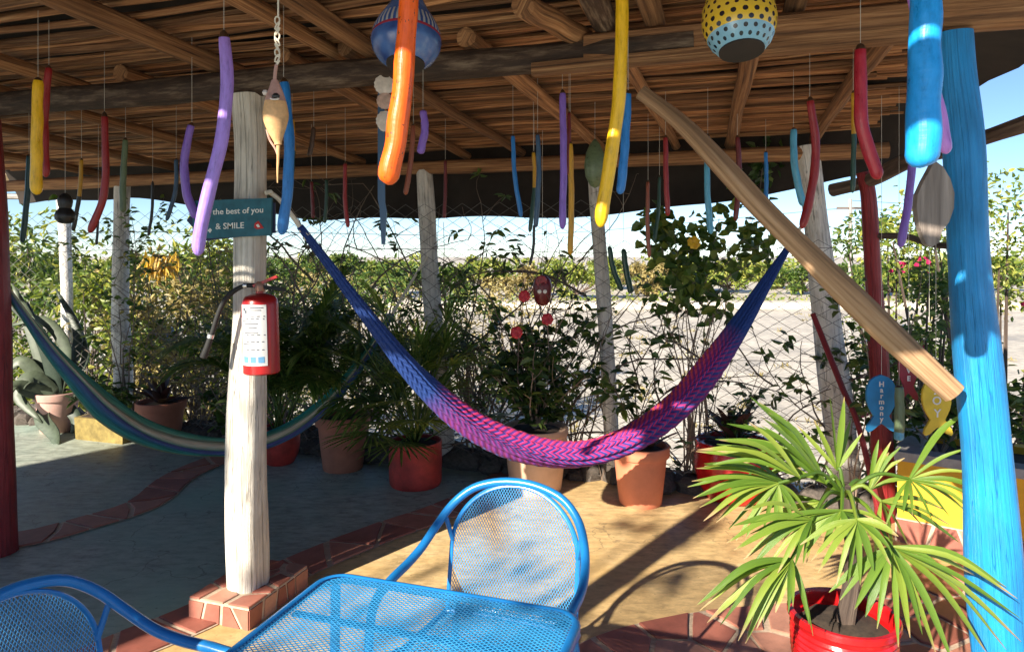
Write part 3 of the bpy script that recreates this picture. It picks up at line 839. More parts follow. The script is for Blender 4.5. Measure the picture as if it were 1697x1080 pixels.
# ------------------------------------------------------------------ chain link fence and stone kerb
fence = thing('chain_link_fence', 'rusty chain link fence stretched between the whitewashed posts', 'fence', st(0, 2.16, 0.1))
segs = []
cw = 0.076
s0, s1 = -4.6, 2.95
nc = int((s1 - s0) / cw)
for i in range(nc):
    s = s0 + i * cw
    ztop = 1.95 if s < 1.25 else 1.66
    k = i % 2; z = 0.12
    while z < ztop:
        a = st(s + (-0.25 if k % 2 == 0 else 0.25) * cw * 2, 2.165 + 0.02 * math.sin(s * 1.7 + z), z)
        b = st(s + (0.25 if k % 2 == 0 else -0.25) * cw * 2, 2.165 + 0.02 * math.sin(s * 1.7 + z), z + cw / 2 * 1.25)
        a += Vector((0.006 * math.sin(s * 9 + z * 7), 0, 0)); b += Vector((0.006 * math.sin(s * 9 + (z + cw * 0.625) * 7), 0, 0))
        segs.append((a, b)); z += cw / 2 * 1.25; k += 1
A = np.array([(*a, *b) for a, b in segs])
a, b = A[:, :3], A[:, 3:]
d = b - a; d /= np.linalg.norm(d, axis=1, keepdims=True)
nv = np.array([V[0], V[1], 0.0]); sd_ = np.cross(d, nv); sd_ /= np.linalg.norm(sd_, axis=1, keepdims=True)
wr = 0.0016
ring = [sd_ * wr + nv * -wr * 0.6, -sd_ * wr + nv * -wr * 0.6, np.broadcast_to(nv * wr, sd_.shape)]
vv = np.stack([a + r_ for r_ in ring] + [b + r_ for r_ in ring], axis=1).reshape(-1, 3)
ff = []
for i in range(len(A)):
    o = 6 * i
    ff += [(o, o + 1, o + 4, o + 3), (o + 1, o + 2, o + 5, o + 4), (o + 2, o, o + 3, o + 5)]
MB().add(vv, ff).build('wire_mesh', 'wire', fence, smooth=False, kind='stuff')
for z, w in ((0.16, 0.002), (0.24, 0.002), (0.36, 0.002), (0.55, 0.002), (0.9, 0.002), (1.62, 0.002)):
    MB().tube([st(s, 2.15 + 0.01 * math.sin(s * 3), z + 0.015 * math.sin(s * 2.3 + z * 9)) for s in np.linspace(-4.5, 3.0, 40)], w, 5, cap=False).build('strand', 'wire', fence)
kerb = thing('stone_kerb', 'low kerb of dark rough stones along the foot of the fence', 'kerb', st(0, 2.28, 0))
rock_me = []
for k in range(6):
    mb = MB(); rr = random.Random(40 + k)
    n = 8; prof = [(0.0, 0), (0.55, 0.0), (0.62, 0.25), (0.55, 0.55), (0.32, 0.78), (0.0, 0.84)]
    mb.lathe(prof, n=n)
    mb.v = [(x * rr.uniform(0.8, 1.25), y * rr.uniform(0.8, 1.25), z * rr.uniform(0.85, 1.15)) for x, y, z in mb.v]
    o = mb.build('stone', 'rock', smooth=True, angle=30); rock_me.append(o.data); bpy.data.objects.remove(o)
s = -4.6
while s < 3.4:
    for row in (0, 1):
        if row == 1 and random.random() < 0.3: continue
        w = random.uniform(0.15, 0.26)
        o = bpy.data.objects.new('stone', random.choice(rock_me)); COL.objects.link(o); o.parent = kerb
        o.location = st(s + random.uniform(-0.04, 0.04), 2.24 + 0.09 * row + random.uniform(-0.03, 0.03), -0.005 if row == 0 else -0.02) - WLOC[kerb.name]
        o.rotation_euler = (0, 0, random.uniform(0, 6.28)); o.scale = (w, w * 0.8, w * (0.6 if row == 0 else 0.9))
    s += 0.155

# ------------------------------------------------------------------ building below the terrace, added shade block behind
bl = thing('terrace_building', 'pale plastered lower storey of the house carrying the terrace', 'building', st(-1, -2, GZ))
MB().prism([tuple(st(s, t)[:2]) for s, t in ((-7.4, -5.9), (5.1, -5.9), (5.1, 2.38), (-7.4, 2.38))], GZ - 0.05, -0.28).build('wall', 'plaster', bl, smooth=False)
LN = Vector((LDIR.x, LDIR.y, 0)); LP = Vector((-LDIR.y, LDIR.x, 0))
tw = thing('shade_block', 'plain pale plastered block added out of view to shade the terrace floor', 'building', Vector((-5.2, -1.6, 0)))  # unseen block, added and shaped to throw shade over the left floor
c_r = gp(300, 1068) - Vector((0.20, 0, 0)) - LN * 4.4                      # right hand shadow edge passes here
c_l = gp(75, 768) - LN * 7.3                       # left hand shadow edge
dd = (c_l - c_r); dd.z = 0; dl = dd.length; dd.normalize(); nn = Vector((dd.y, -dd.x, 0))
if nn.y > 0: nn = -nn
corner = [c_r, c_l, c_l - LN * 2.4, c_r - LN * 2.4]
def ccw(pl):
    a = sum(pl[i][0] * pl[(i + 1) % len(pl)][1] - pl[(i + 1) % len(pl)][0] * pl[i][1] for i in range(len(pl)))
    return pl if a > 0 else pl[::-1]
pl_ = ccw([(p.x, p.y) for p in corner])
MB().prism(pl_, -0.01, 4.2).build('wall', 'plaster', tw, smooth=False)
cx_ = sum(p[0] for p in pl_) / 4; cy_ = sum(p[1] for p in pl_) / 4
MB().prism([(cx_ + (p[0] - cx_) * 1.05, cy_ + (p[1] - cy_) * 1.05) for p in pl_], 4.2, 4.35).build('roof_slab', 'cement', tw, smooth=False)

# ------------------------------------------------------------------ table and chairs of blue expanded metal
def lattice(mb, x0, x1, y0, y1, cx_, cy_, w, inside, mapf, th=0.0009):
    """diamond mesh: two families of flat struts between cell corners"""
    nx = int((x1 - x0) / cx_) + 1; ny = int((y1 - y0) / cy_) + 1
    V_, F_ = [], []
    for i in range(nx):
        for j in range(ny):
            xa = x0 + i * cx_; ya = y0 + j * cy_
            for (ax, ay, bx, by) in ((xa, ya, xa + cx_ / 2, ya + cy_ / 2), (xa + cx_ / 2, ya + cy_ / 2, xa + cx_, ya),
                                     (xa, ya + cy_, xa + cx_ / 2, ya + cy_ / 2), (xa + cx_ / 2, ya + cy_ / 2, xa + cx_, ya + cy_)):
                if not (inside(ax, ay) and inside(bx, by)): continue
                dx, dy = bx - ax, by - ay; l = math.hypot(dx, dy); ox, oy = -dy / l * w / 2, dx / l * w / 2
                o = len(V_)
                V_ += [mapf(ax + ox, ay + oy, th), mapf(bx + ox, by + oy, th), mapf(bx - ox, by - oy, th), mapf(ax - ox, ay - oy, th),
                       mapf(ax + ox, ay + oy, -th), mapf(bx + ox, by + oy, -th), mapf(bx - ox, by - oy, -th), mapf(ax - ox, ay - oy, -th)]
                F_ += [(o, o + 3, o + 2, o + 1), (o + 4, o + 5, o + 6, o + 7), (o, o + 1, o + 5, o + 4), (o + 3, o + 7, o + 6, o + 2)]
    mb.add(V_, F_)
TC = Vector((-0.275, 1.475, 0)); TW = 0.36; TH = 0.72
def tpt(a, b, z): return Vector((TC.x + U[0] * a + V[0] * b, TC.y + U[1] * a + V[1] * b, z))
table = thing('mesh_table', 'square blue garden table with expanded metal top and rounded corners', 'table', TC)
def rrect(h, r, n=6):
    pts = []
    for cx0, cy0, a0 in ((h - r, h - r, 0), (-h + r, h - r, 90), (-h + r, -h + r, 180), (h - r, -h + r, 270)):
        for k in range(n + 1):
            a = R(a0 + 90 * k / n); pts.append((cx0 + r * math.cos(a), cy0 + r * math.sin(a)))
    return pts
rim = MB(); pts = rrect(TW, 0.07); npt = len(pts)
prof = [(-0.016, 0.0), (-0.012, 0.004), (0.0, 0.0), (0.004, -0.008), (0.002, -0.026), (-0.004, -0.026), (-0.006, -0.008)]
vs_ = []
for (x, y), (qx, qy) in zip(pts, rrect(TW - 0.05, 0.02)):
    d = Vector((x - qx, y - qy)).normalized()
    for o_, z_ in prof: vs_.append(tpt(x + d.x * o_, y + d.y * o_, TH + z_))
m_ = len(prof); fs = []
for i in range(npt):
    j = (i + 1) % npt
    for k in range(m_):
        l_ = (k + 1) % m_
        fs.append((i * m_ + k, j * m_ + k, j * m_ + l_, i * m_ + l_))
rim.add(vs_, fs).build('rim', 'metal_blue', table, angle=70)
def in_rr(h, r):
    def f(x, y):
        ax, ay = abs(x), abs(y)
        if ax > h or ay > h: return False
        if ax > h - r and ay > h - r: return math.hypot(ax - h + r, ay - h + r) <= r
        return True
    return f
tm = MB(); lattice(tm, -TW, TW, -TW, TW, 0.0175, 0.0115, 0.0017, in_rr(TW - 0.006, 0.066), lambda x, y, t: tpt(x, y, TH - 0.006 + t))
tm.build('mesh_top', 'mesh_blue', table, smooth=False, kind='stuff')
for a, b in ((1, 1), (1, -1), (-1, 1), (-1, -1)):
    MB().tube([tpt(a * 0.31, b * 0.31, TH - 0.015), tpt(a * 0.325, b * 0.325, 0.35), tpt(a * 0.34, b * 0.34, 0.0)], 0.0135, 10).build('leg', 'metal_blue', table)
for b in (-0.16, 0.16):
    MB().box(tpt(0, b, TH - 0.016), (2 * TW - 0.05, 0.02, 0.006), Matrix.Rotation(R(-18), 3, 'Z')).build('crossbar', 'metal_blue', table, smooth=False)

def chair(label, loc, ang):
    ca, sa = math.cos(ang), math.sin(ang)
    loc = Vector(loc)
    def W(x, y, z): return Vector((loc.x + x * ca - y * sa, loc.y + x * sa + y * ca, z))   # y = facing direction
    root = thing('mesh_chair', label, 'chair', loc, 'blue mesh garden chairs')
    half = [(0.275, 0.25, 0.0), (0.275, 0.235, 0.3), (0.275, 0.225, 0.53), (0.276, 0.19, 0.606), (0.278, 0.10, 0.626), (0.278, 0.0, 0.632), (0.270, -0.08, 0.652), (0.252, -0.15, 0.698), (0.218, -0.205, 0.756), (0.160, -0.238, 0.805), (0.082, -0.252, 0.831), (0, -0.256, 0.839)]
    path = smooth_path([W(*p) for p in half] + [W(-p[0], p[1], p[2]) for p in reversed(half[:-1])], 90)
    MB().tube(path, 0.0138, 10).build('arm_frame', 'metal_blue', root)
    # backrest panel: arch with straight lower sides
    BW = 0.218
    def by(z, x=0): return -0.185 - 0.075 * (z - 0.44) / 0.42 + 0.35 * x * x
    def top(x): return 0.628 + 0.200 * math.sqrt(max(0, 1 - (x / BW) ** 2)) ** 0.9
    outl = [(-BW, 0.42)] + [(-BW, 0.42 + 0.06 * k) for k in range(1, 5)]
    outl += [(BW * math.sin(R(a)), 0.628 + 0.200 * math.cos(R(a))) for a in range(-90, 91, 9)][0:]
    outl += [(BW, 0.60 - 0.06 * k) for k in range(0, 4)]
    pth = smooth_path([W(x, by(z, x), z) for x, z in outl], 70)
    MB().tube(pth, 0.0055, 8, flat=(1, 1.5)).build('backrest_frame', 'metal_blue', root)
    mb = MB(); lattice(mb, -BW, BW, 0.42, 0.87, 0.0095, 0.0155, 0.0014, lambda x, z: abs(x) < BW - 0.004 and 0.425 < z < top(x) - 0.002, lambda x, z, t: W(x, by(z, x) + t, z))
    mb.build('backrest_mesh', 'mesh_blue', root, smooth=False, kind='stuff')
    MB().tube([W(x, by(0.42, x), 0.42) for x in np.linspace(-BW, BW, 9)], 0.009, 8).build('back_rail', 'metal_blue', root)
    # seat
    def sz(y): return 0.43 + 0.02 * (y / 0.22)
    ring = rrect(0.225, 0.06)
    MB().tube([W(x, y, sz(y)) for x, y in ring + ring[:1]], 0.0095, 8).build('seat_frame', 'metal_blue', root)
    mb = MB(); lattice(mb, -0.22, 0.22, -0.22, 0.22, 0.0145, 0.0100, 0.0017, in_rr(0.222, 0.057), lambda x, y, t: W(x, y, sz(y) + t))
    mb.build('seat_mesh', 'mesh_blue', root, smooth=False, kind='stuff')
    for s in (-1, 1):
        MB().tube([W(s * 0.20, -0.20, 0.43), W(s * 0.225, -0.23, 0.2), W(s * 0.25, -0.27, 0.0)], 0.012, 8).build('leg', 'metal_blue', root)
        MB().tube([W(s * 0.225, 0.1, 0.435), W(s * 0.275, 0.228, 0.45)], 0.009, 8).build('seat_strut', 'metal_blue', root)
        MB().tube([W(s * 0.216, by(0.62, 0.2), 0.64), W(s * 0.236, -0.185, 0.728)], 0.008, 8).build('back_strut', 'metal_blue', root)
    return root
cc = Vector((TC.x + U[0] * 0.015 + V[0] * 0.63, TC.y + U[1] * 0.015 + V[1] * 0.63, 0))
chair('blue mesh chair with rounded back facing the table on the hammock side', cc, R(180 - 20))
cc = Vector((-0.90, 1.47, 0))
chair('blue mesh chair beside the table on the side of the red post', cc, R(-106))

# ------------------------------------------------------------------ hanging painted pods
def pod(label, pts, w, color, d=None, color2=None, split=0.5, cat='painted pod', diam=0.045, blunt=0.9, name='painted_pod', string=True):
    xt, yt = pts[0]
    if d is None: d = diam * F / w
    lim = (2.47 - EYE) * F / max(60, HY - yt) if yt > 0 else 9
    d = min(d, lim * 0.96, 4.85)
    P = [px(x, y, d) for x, y in pts]
    s_, t_ = to_st(P[0].x, P[0].y)
    r = w / 2 * d / F
    path = smooth_path(P, 22)
    # rounded ends
    def rad(k):
        e = min(k, 1 - k)
        q = min(1, (e / 0.06)) if e < 0.06 else 1
        base = math.sqrt(max(0.0, 1 - (1 - q) ** 2))
        return r * max(0.12, base) * (0.86 + 0.14 * math.sin(min(1, k * 1.25) * PI / 2)) * (1 + 0.03 * math.sin(k * 23 + w))
    path2 = []
    for a in (0.0, 0.012, 0.03, 0.06): path2.append(a)
    path2 += list(np.linspace(0.1, 0.9, 19)) + [0.94, 0.97, 0.988, 1.0]
    full = smooth_path(P, 200)
    path = [full[int(round(k * 200))] for k in path2]
    mats = ['pod_' + color, 'pod_' + (color2 or color), 'pod_brown']
    path = [q_ + Vector((0.045 * r * math.sin(i_ * 0.9 + w), 0, 0)) for i_, q_ in enumerate(path)]
    mb = MB().tube(path, rad, 14, lump=0.035, mifn=lambda k: 2 if k < 0.02 else (1 if (color2 and k > split) else 0))
    o = tag(mb.build(name, mats, origin=P[0]), label, cat, 'painted pods hanging from the roof')
    if string:
        zt = slat_z(P[0].x, P[0].y)
        MB().tube([P[0] - Vector((0, 0, 0.01)), Vector((P[0].x, P[0].y, zt))], max(0.0009, 0.00028 * d), 5).build('string', 'string', o)
    return o
pod('bright yellow pod hanging beside a dark red one near the dark red post', [(63, 128), (61, 230), (60, 323)], 18, 'yellow', 2.75)
pod('dark red pod close behind the bright yellow pod by the dark red post', [(81, 108), (74, 200), (76, 294)], 12, 'red', 2.85)
pod('dark slate pod hanging between the dark red post and the bright yellow pod', [(48, 255), (45, 325), (37, 402)], 9, 'teal', 3.9)
pod('long curved deep red pod hanging above the yellow stone planter', [(173, 185), (175, 285), (169, 335), (148, 386)], 12, 'red', 3.2)
pod('thin pod amber above and black below beside the double black gourd', [(135, 262), (132, 320), (121, 383)], 7, 'amber', 4.0, 'black', 0.5)
pod('thin black pod hanging just below the long curved deep red pod', [(163, 345), (162, 375), (160, 406)], 4, 'black', 4.6)
pod('straight grey green pod hanging in front of the flaking white fence post', [(208, 228), (204, 300), (204, 352)], 10, 'green', 3.9)
pod('thin black curved pod hanging past the flaking white fence post', [(253, 300), (252, 350), (246, 391)], 5, 'black', 4.6)
pod('dark navy pod with bent tip hanging behind the curved lilac pod', [(292, 262), (291, 315), (276, 366)], 7, 'slate', 4.2)
pod('medium curved purple pod hanging beside the long lilac pod', [(318, 203), (306, 262), (309, 318), (325, 362)], 14, 'purple', 3.0)
o = pod('long lilac pod hanging in front of the lettered teal sign', [(371, 50), (376, 140), (369, 220), (351, 300), (334, 370), (328, 424)], 22, 'lilac', 2.05)
pod('bright blue pod hanging behind the dried fish', [(470, 128), (479, 230), (476, 320), (466, 389)], 18, 'blue', 2.6)
pod('pod with yellow top and green lower half behind the bright blue pod', [(484, 195), (485, 250), (482, 302)], 9, 'amber', 3.5, 'darkgreen', 0.5)
pod('short dark brown pod hanging beside the dried fish', [(520, 211), (517, 238), (512, 259)], 8, 'brown', 3.6)
pod('thin dark red pod against the dark roof edge by the lettered sign', [(516, 300), (518, 335), (519, 362)], 6, 'darkred', 4.6)
pod('thin dark green pod between two thin red pods', [(541, 296), (541, 335), (538, 370)], 6, 'darkgreen', 4.6)
pod('thin red pod between the dark green pod and the shell strip', [(572, 268), (572, 335), (577, 377)], 7, 'red', 4.2)
pod('thick glossy orange pod in front of the round blue gourd', [(679, -40), (672, 90), (662, 190), (653, 250), (641, 306)], 36, 'orange', 1.45)
pod('small purple pod hanging beside the thick orange pod', [(701, 182), (704, 215), (696, 255)], 13, 'purple', 2.8)
pod('rusty red pod hanging behind the thick orange pod', [(685, 205), (681, 265), (672, 323)], 9, 'rust', 3.2)
pod('thin dark red pod beside the fence post behind the red pot', [(738, 264), (738, 315), (736, 362)], 6, 'darkred', 4.4)
pod('blue pod with narrow curved tip nearest the fence post by the red pot', [(850, 222), (853, 290), (864, 360)], 8, 'blue', 3.6)
pod('thin pod yellow above and dark green below between two blue pods', [(884, 250), (886, 305), (878, 385)], 7, 'amber', 3.7, 'darkgreen', 0.45)
pod('slate blue pod beside the thin yellow and green pod', [(891, 220), (893, 290), (888, 377)], 9, 'slate', 3.5)
pod('thin black pod dangling low below the slate blue pod', [(885, 372), (884, 410), (878, 440)], 5, 'black', 4.2)
pod('straight purple pod hanging beside the thin amber pod', [(932, 148), (934, 265), (932, 380)], 12, 'purple', 2.9)
pod('dark red pod tucked behind the straight purple pod', [(943, 185), (943, 235), (941, 290)], 7, 'darkred', 3.4)
pod('thin amber pod hanging low beside the straight purple pod', [(945, 233), (947, 330), (945, 422)], 10, 'amber', 3.4)
pod('long bright yellow pod hanging by the top of the diagonal brace', [(1031, -40), (1029, 110), (1020, 210), (1004, 310), (994, 377)], 23, 'yellow', 1.85)
pod('blue pod close behind the long bright yellow pod', [(1041, 150), (1035, 250), (1028, 322)], 15, 'blue', 2.5)
pod('red pod hanging between the yellow pod and the diagonal brace', [(1103, 224), (1104, 300), (1107, 358)], 9, 'red', 3.7)
pod('thin rusty pod hanging low in front of the round leaved climber', [(1074, 298), (1073, 370), (1076, 427)], 7, 'rust', 4.2)
pod('thin dark green pod hanging beside the thin rusty pod', [(1093, 290), (1091, 350), (1084, 402)], 6, 'darkgreen', 4.3)
pod('aqua blue pod hanging under the diagonal brace', [(1173, 222), (1172, 310), (1178, 388)], 10, 'aqua', 3.6)
pod('dark red pod hanging over the round leaved climber behind the brace', [(1222, 224), (1225, 290), (1219, 366)], 9, 'darkred', 3.8)
pod('thin blue pod among leaves beside the stout fence post', [(1269, 250), (1270, 295), (1269, 338)], 7, 'blue', 4.3)
pod('pale aqua curved pod hanging before the stout whitewashed post', [(1315, 211), (1317, 275), (1331, 342)], 12, 'aqua', 3.3)
pod('curved red pod crossing in front of the stout whitewashed post', [(1342, 160), (1352, 245), (1345, 315), (1329, 379)], 14, 'red', 2.8)
pod('crimson pod with bent lower end near the blue post', [(1426, 72), (1427, 195), (1440, 250), (1457, 297)], 21, 'crimson', 2.2)
pod('thin pod amber above and green below behind the crimson pod', [(1414, 150), (1415, 230), (1413, 320)], 8, 'amber', 2.9, 'darkgreen', 0.40)
pod('very thick glossy sky blue pod hanging in front of the blue post', [(1533, -60), (1533, 60), (1531, 170), (1528, 278)], 52, 'skyblue', 1.42)
pod('pink violet pod behind the thick sky blue pod', [(1510, -20), (1530, 80), (1552, 170), (1569, 255)], 22, 'pinkviolet', 1.75)
pod('thin purple pod hanging below the thick sky blue pod', [(1516, 220), (1506, 330), (1492, 410)], 13, 'purple', 2.7)
pod('dark green seed pod hanging lower beside the thin fence post', [(1010, 408), (1016, 445), (1031, 482)], 9, 'darkgreen', 4.75, cat='seed pod')
pod('dark green seed pod with pointed tip beside the thin fence post', [(1033, 412), (1038, 450), (1046, 486)], 10, 'darkgreen', 4.75, cat='seed pod')

# ------------------------------------------------------------------ lettering helper
def lettering(parent, s, size, org, xd, yd, mat, name='lettering', thick=0.0012, align='LEFT', bold=0.0):
    cu = bpy.data.curves.new('t', 'FONT'); cu.body = s; cu.size = size; cu.align_x = align
    cu.extrude = thick; cu.resolution_u = 3; cu.offset = bold
    ob = bpy.data.objects.new('t', cu); COL.objects.link(ob)
    dg = bpy.context.evaluated_depsgraph_get()
    me = bpy.data.meshes.new_from_object(ob.evaluated_get(dg))
    bpy.data.objects.remove(ob); bpy.data.curves.remove(cu)
    xd, yd = Vector(xd).normalized(), Vector(yd).normalized(); zd = xd.cross(yd)
    base = WLOC[parent.name]
    for v in me.vertices:
        v.co = Vector(org) + xd * v.co.x + yd * v.co.y + zd * v.co.z - base
    me.materials.clear(); me.materials.append(M[mat])
    me.name = name
    return link(name, me, parent, None)

# ------------------------------------------------------------------ sign on the white post
SY = 3.015
def sgn(x, y, dy=0.0): return px(x, y, SY + dy)
sg = thing('lettered_sign', 'teal wooden sign with white hand lettering and a red bird nailed to the white post', 'sign', sgn(395, 393))
def board(outline, Y, th, name, mat, parent):
    n = len(outline); f_ = [px(x, y, Y) for x, y in outline]; b_ = [p + Vector((0, th, 0)) for p in f_]
    fs = [tuple(reversed(range(n))), tuple(range(n, 2 * n))] + [(i, (i + 1) % n, n + (i + 1) % n, n + i) for i in range(n)]
    fs = [tuple(reversed(f)) for f in fs]
    return MB().add(f_ + b_, fs).build(name, mat, parent, smooth=False)
board([(318, 333), (450, 328), (449, 390), (320, 396)], SY, 0.018, 'board', 'sign_teal', sg)
board([(309, 365), (338, 332), (455, 336), (455, 386), (338, 399)], SY + 0.02, 0.016, 'back_board', 'sign_navy', sg)
xd = sgn(438, 352) - sgn(345, 356); yd = Vector((0, 0, 1))
lettering(sg, 'Give the best of you', 0.036, sgn(323, 357, -0.001), xd, yd, 'ink_white', bold=0.0003)
lettering(sg, '& SMILE', 0.037, sgn(357, 380, -0.001), xd, yd, 'ink_white', bold=0.0003)
def patch(outline, Y, name, mat, parent, th=0.002):
    return board(outline, Y - th, th, name, mat, parent)
patch([(422, 370), (428, 366), (433, 372), (437, 378), (426, 380), (421, 377)], SY, 'bird', 'ink_red', sg)
patch([(424, 373), (428, 371), (431, 376), (427, 377)], SY - 0.002, 'bird_wing', 'ink_white', sg, 0.001)
patch([(344, 382), (348, 378), (351, 381), (348, 386)], SY, 'heart', 'ink_white', sg)

# ------------------------------------------------------------------ fire extinguisher
EYd = 2.985
def ep(x, y, dy=0.0): return px(x, y, EYd + dy)
ex = thing('fire_extinguisher', 'red fire extinguisher with white label and black hose hung on the white post', 'extinguisher', ep(434, 618))
k_ = EYd / F
ec = ep(434, 618); H = (618 - 486) * k_; ER = 29 * k_
prof = [(0.0, 0), (ER * 0.9, 0.0), (ER, 0.006), (ER, H * 0.86), (ER * 0.95, H * 0.92), (ER * 0.80, H * 0.965), (ER * 0.5, H * 0.99), (0.017, H), (0.017, H + 0.03), (0.0, H + 0.03)]
lean = Matrix.Rotation(R(-1.5), 3, 'Y')
MB().lathe(prof, ec, 28, axis=lean).build('cylinder', 'ext_red', ex)
MB().lathe([(0, 0), (0.02, 0), (0.022, 0.012), (0.02, 0.03), (0.013, 0.04), (0, 0.04)], ep(431, 482), 14).build('valve', 'brass', ex)
MB().box(ep(440, 466), (0.11, 0.022, 0.012), Matrix.Rotation(R(-22), 3, 'Y')).build('handle', 'ext_red', ex, smooth=False)
MB().box(ep(450, 477), (0.12, 0.022, 0.014), Matrix.Rotation(R(8), 3, 'Y')).build('carry_handle', 'rubber', ex, smooth=False)
MB().tube(smooth_path([ep(430, 474), ep(408, 473), ep(388, 482), ep(372, 498), ep(361, 522), ep(353, 548), ep(349, 558)], 24), 0.0105, 10).build('hose', 'rubber', ex)
MB().tube([ep(350, 556), ep(344, 574), ep(337, 592)], [0.012, 0.0135, 0.016], 10).build('nozzle', 'rubber', ex)
MB().tube([ep(350, 554), ep(348.5, 560)], 0.0145, 10).build('hose_ring', 'steel', ex)
MB().tube([ep(404, 473), ep(410, 473)], 0.0135, 10).build('hose_ring', 'steel', ex)
MB().box(ep(432, 500, 0.06), (0.05, 0.06, 0.03)).build('wall_bracket', 'steel', ex, smooth=False)
MB().box(ep(434, 590, 0.07), (0.04, 0.03, 0.03)).build('wall_bracket', 'steel', ex, smooth=False)
def cyl_patch(x0, x1, y0, y1, name, mat, lift=0.0012, sub=8):
    """curved sheet on the front of the cylinder"""
    f_ = []; 
    for yy in (y1, y0):
        for i in range(sub + 1):
            xx = x0 + (x1 - x0) * i / sub
            off = (xx - 434) * k_; off = max(-ER * 0.985, min(ER * 0.985, off))
            a = math.asin(off / ER); r_ = ER + lift
            z = EYE - (yy - HY) * k_
            ln = math.tan(R(-1.5)) * (z - ec.z)
            f_.append(Vector((ec.x + r_ * math.sin(a) + ln, ec.y - r_ * math.cos(a), z)))
    n = sub + 1
    return MB().add(f_, [(i, i + 1, n + i + 1, n + i) for i in range(sub)]).build(name, mat, ex)
cyl_patch(411, 452, 503, 602, 'label', 'paper')
cyl_patch(405.6, 409, 525, 556, 'tag', 'paper')
for y0, x0, x1, m_ in ((507, 428, 448, 'ink_grey'), (511, 428, 445, 'ink_grey'), (521, 413, 450, 'ink_grey'), (525, 413, 449, 'ink_grey'), (529, 413, 430, 'ink_grey'), (533, 413, 440, 'ink_grey'),
                       (539, 424, 438, 'ink_grey'), (548, 413, 440, 'ink_grey'), (551, 413, 450, 'ink_grey'), (562, 413, 448, 'ink_grey'), (566, 413, 430, 'ink_grey'), (575, 413, 448, 'ink_grey')):
    cyl_patch(x0, x1, y0, y0 + 1.6, 'print_line', m_, 0.0018, 4)
for x0 in (414, 426.5, 439): cyl_patch(x0, x0 + 9, 587, 597, 'pictogram', 'ink_blue', 0.0018, 2)
for a, b in ((415, 508), (418, 512)): cyl_patch(a, a + 4, b, b + 5, 'logo', 'ink_grey', 0.0018, 2)

# ------------------------------------------------------------------ gourds, dried fish, shells
def mat_yellow_gourd():
    m, nt, bs = new_mat('yellow_gourd')
    uv = nt.nodes.new('ShaderNodeUVMap'); sp = nt.nodes.new('ShaderNodeSeparateXYZ'); nt.links.new(uv.outputs[0], sp.inputs[0])
    u, v = sp.outputs[0], sp.outputs[1]
    def dots(nu, nv, size, sv=1.0):
        fu = math_n(nt, 'SUBTRACT', math_n(nt, 'FRACT', math_n(nt, 'ADD', math_n(nt, 'MULTIPLY', u, nu), math_n(nt, 'MULTIPLY', math_n(nt, 'FLOOR', math_n(nt, 'MULTIPLY', v, nv)), 0.5))), 0.5)
        fv = math_n(nt, 'SUBTRACT', math_n(nt, 'FRACT', math_n(nt, 'MULTIPLY', v, nv)), 0.5)
        d2 = math_n(nt, 'ADD', math_n(nt, 'POWER', fu, 2.0), math_n(nt, 'MULTIPLY', math_n(nt, 'POWER', fv, 2.0), sv))
        return math_n(nt, 'LESS_THAN', d2, size)
    d1 = dots(26, 17, 0.055); 
    body = mixc(nt, d1, (0.66, 0.42, 0.04), (0.035, 0.015, 0.02))
    low = mixc(nt, dots(20, 17, 0.06, 0.6), (0.70, 0.44, 0.03), (0.02, 0.015, 0.02))
    blue = mixc(nt, dots(20, 17, 0.05, 0.6), (0.20, 0.40, 0.52), (0.01, 0.015, 0.02))
    c = mixc(nt, math_n(nt, 'GREATER_THAN', v, 0.40), low, body)
    c = mixc(nt, math_n(nt, 'LESS_THAN', v, 0.30), c, blue)
    du = math_n(nt, 'MULTIPLY', math_n(nt, 'SUBTRACT', u, 0.73), 6.0); dv = math_n(nt, 'MULTIPLY', math_n(nt, 'SUBTRACT', v, 0.66), 5.0)
    fl_ = math_n(nt, 'LESS_THAN', math_n(nt, 'ADD', math_n(nt, 'POWER', du, 2.0), math_n(nt, 'POWER', dv, 2.0)), 0.5)
    wv = N(nt, 'ShaderNodeTexNoise', Scale=60.0, Detail=2.0); nt.links.new(uv.outputs[0], wv.inputs['Vector'])
    c = mixc(nt, fl_, c, ramp(nt, [(0.45, (0.16, 0.01, 0.03)), (0.62, (0.45, 0.25, 0.35))], wv.outputs[0]))
    nt.links.new(c, bs.inputs['Base Color']); bs.inputs['Roughness'].default_value = 0.22
    return m
M['yellow_gourd'] = mat_yellow_gourd()
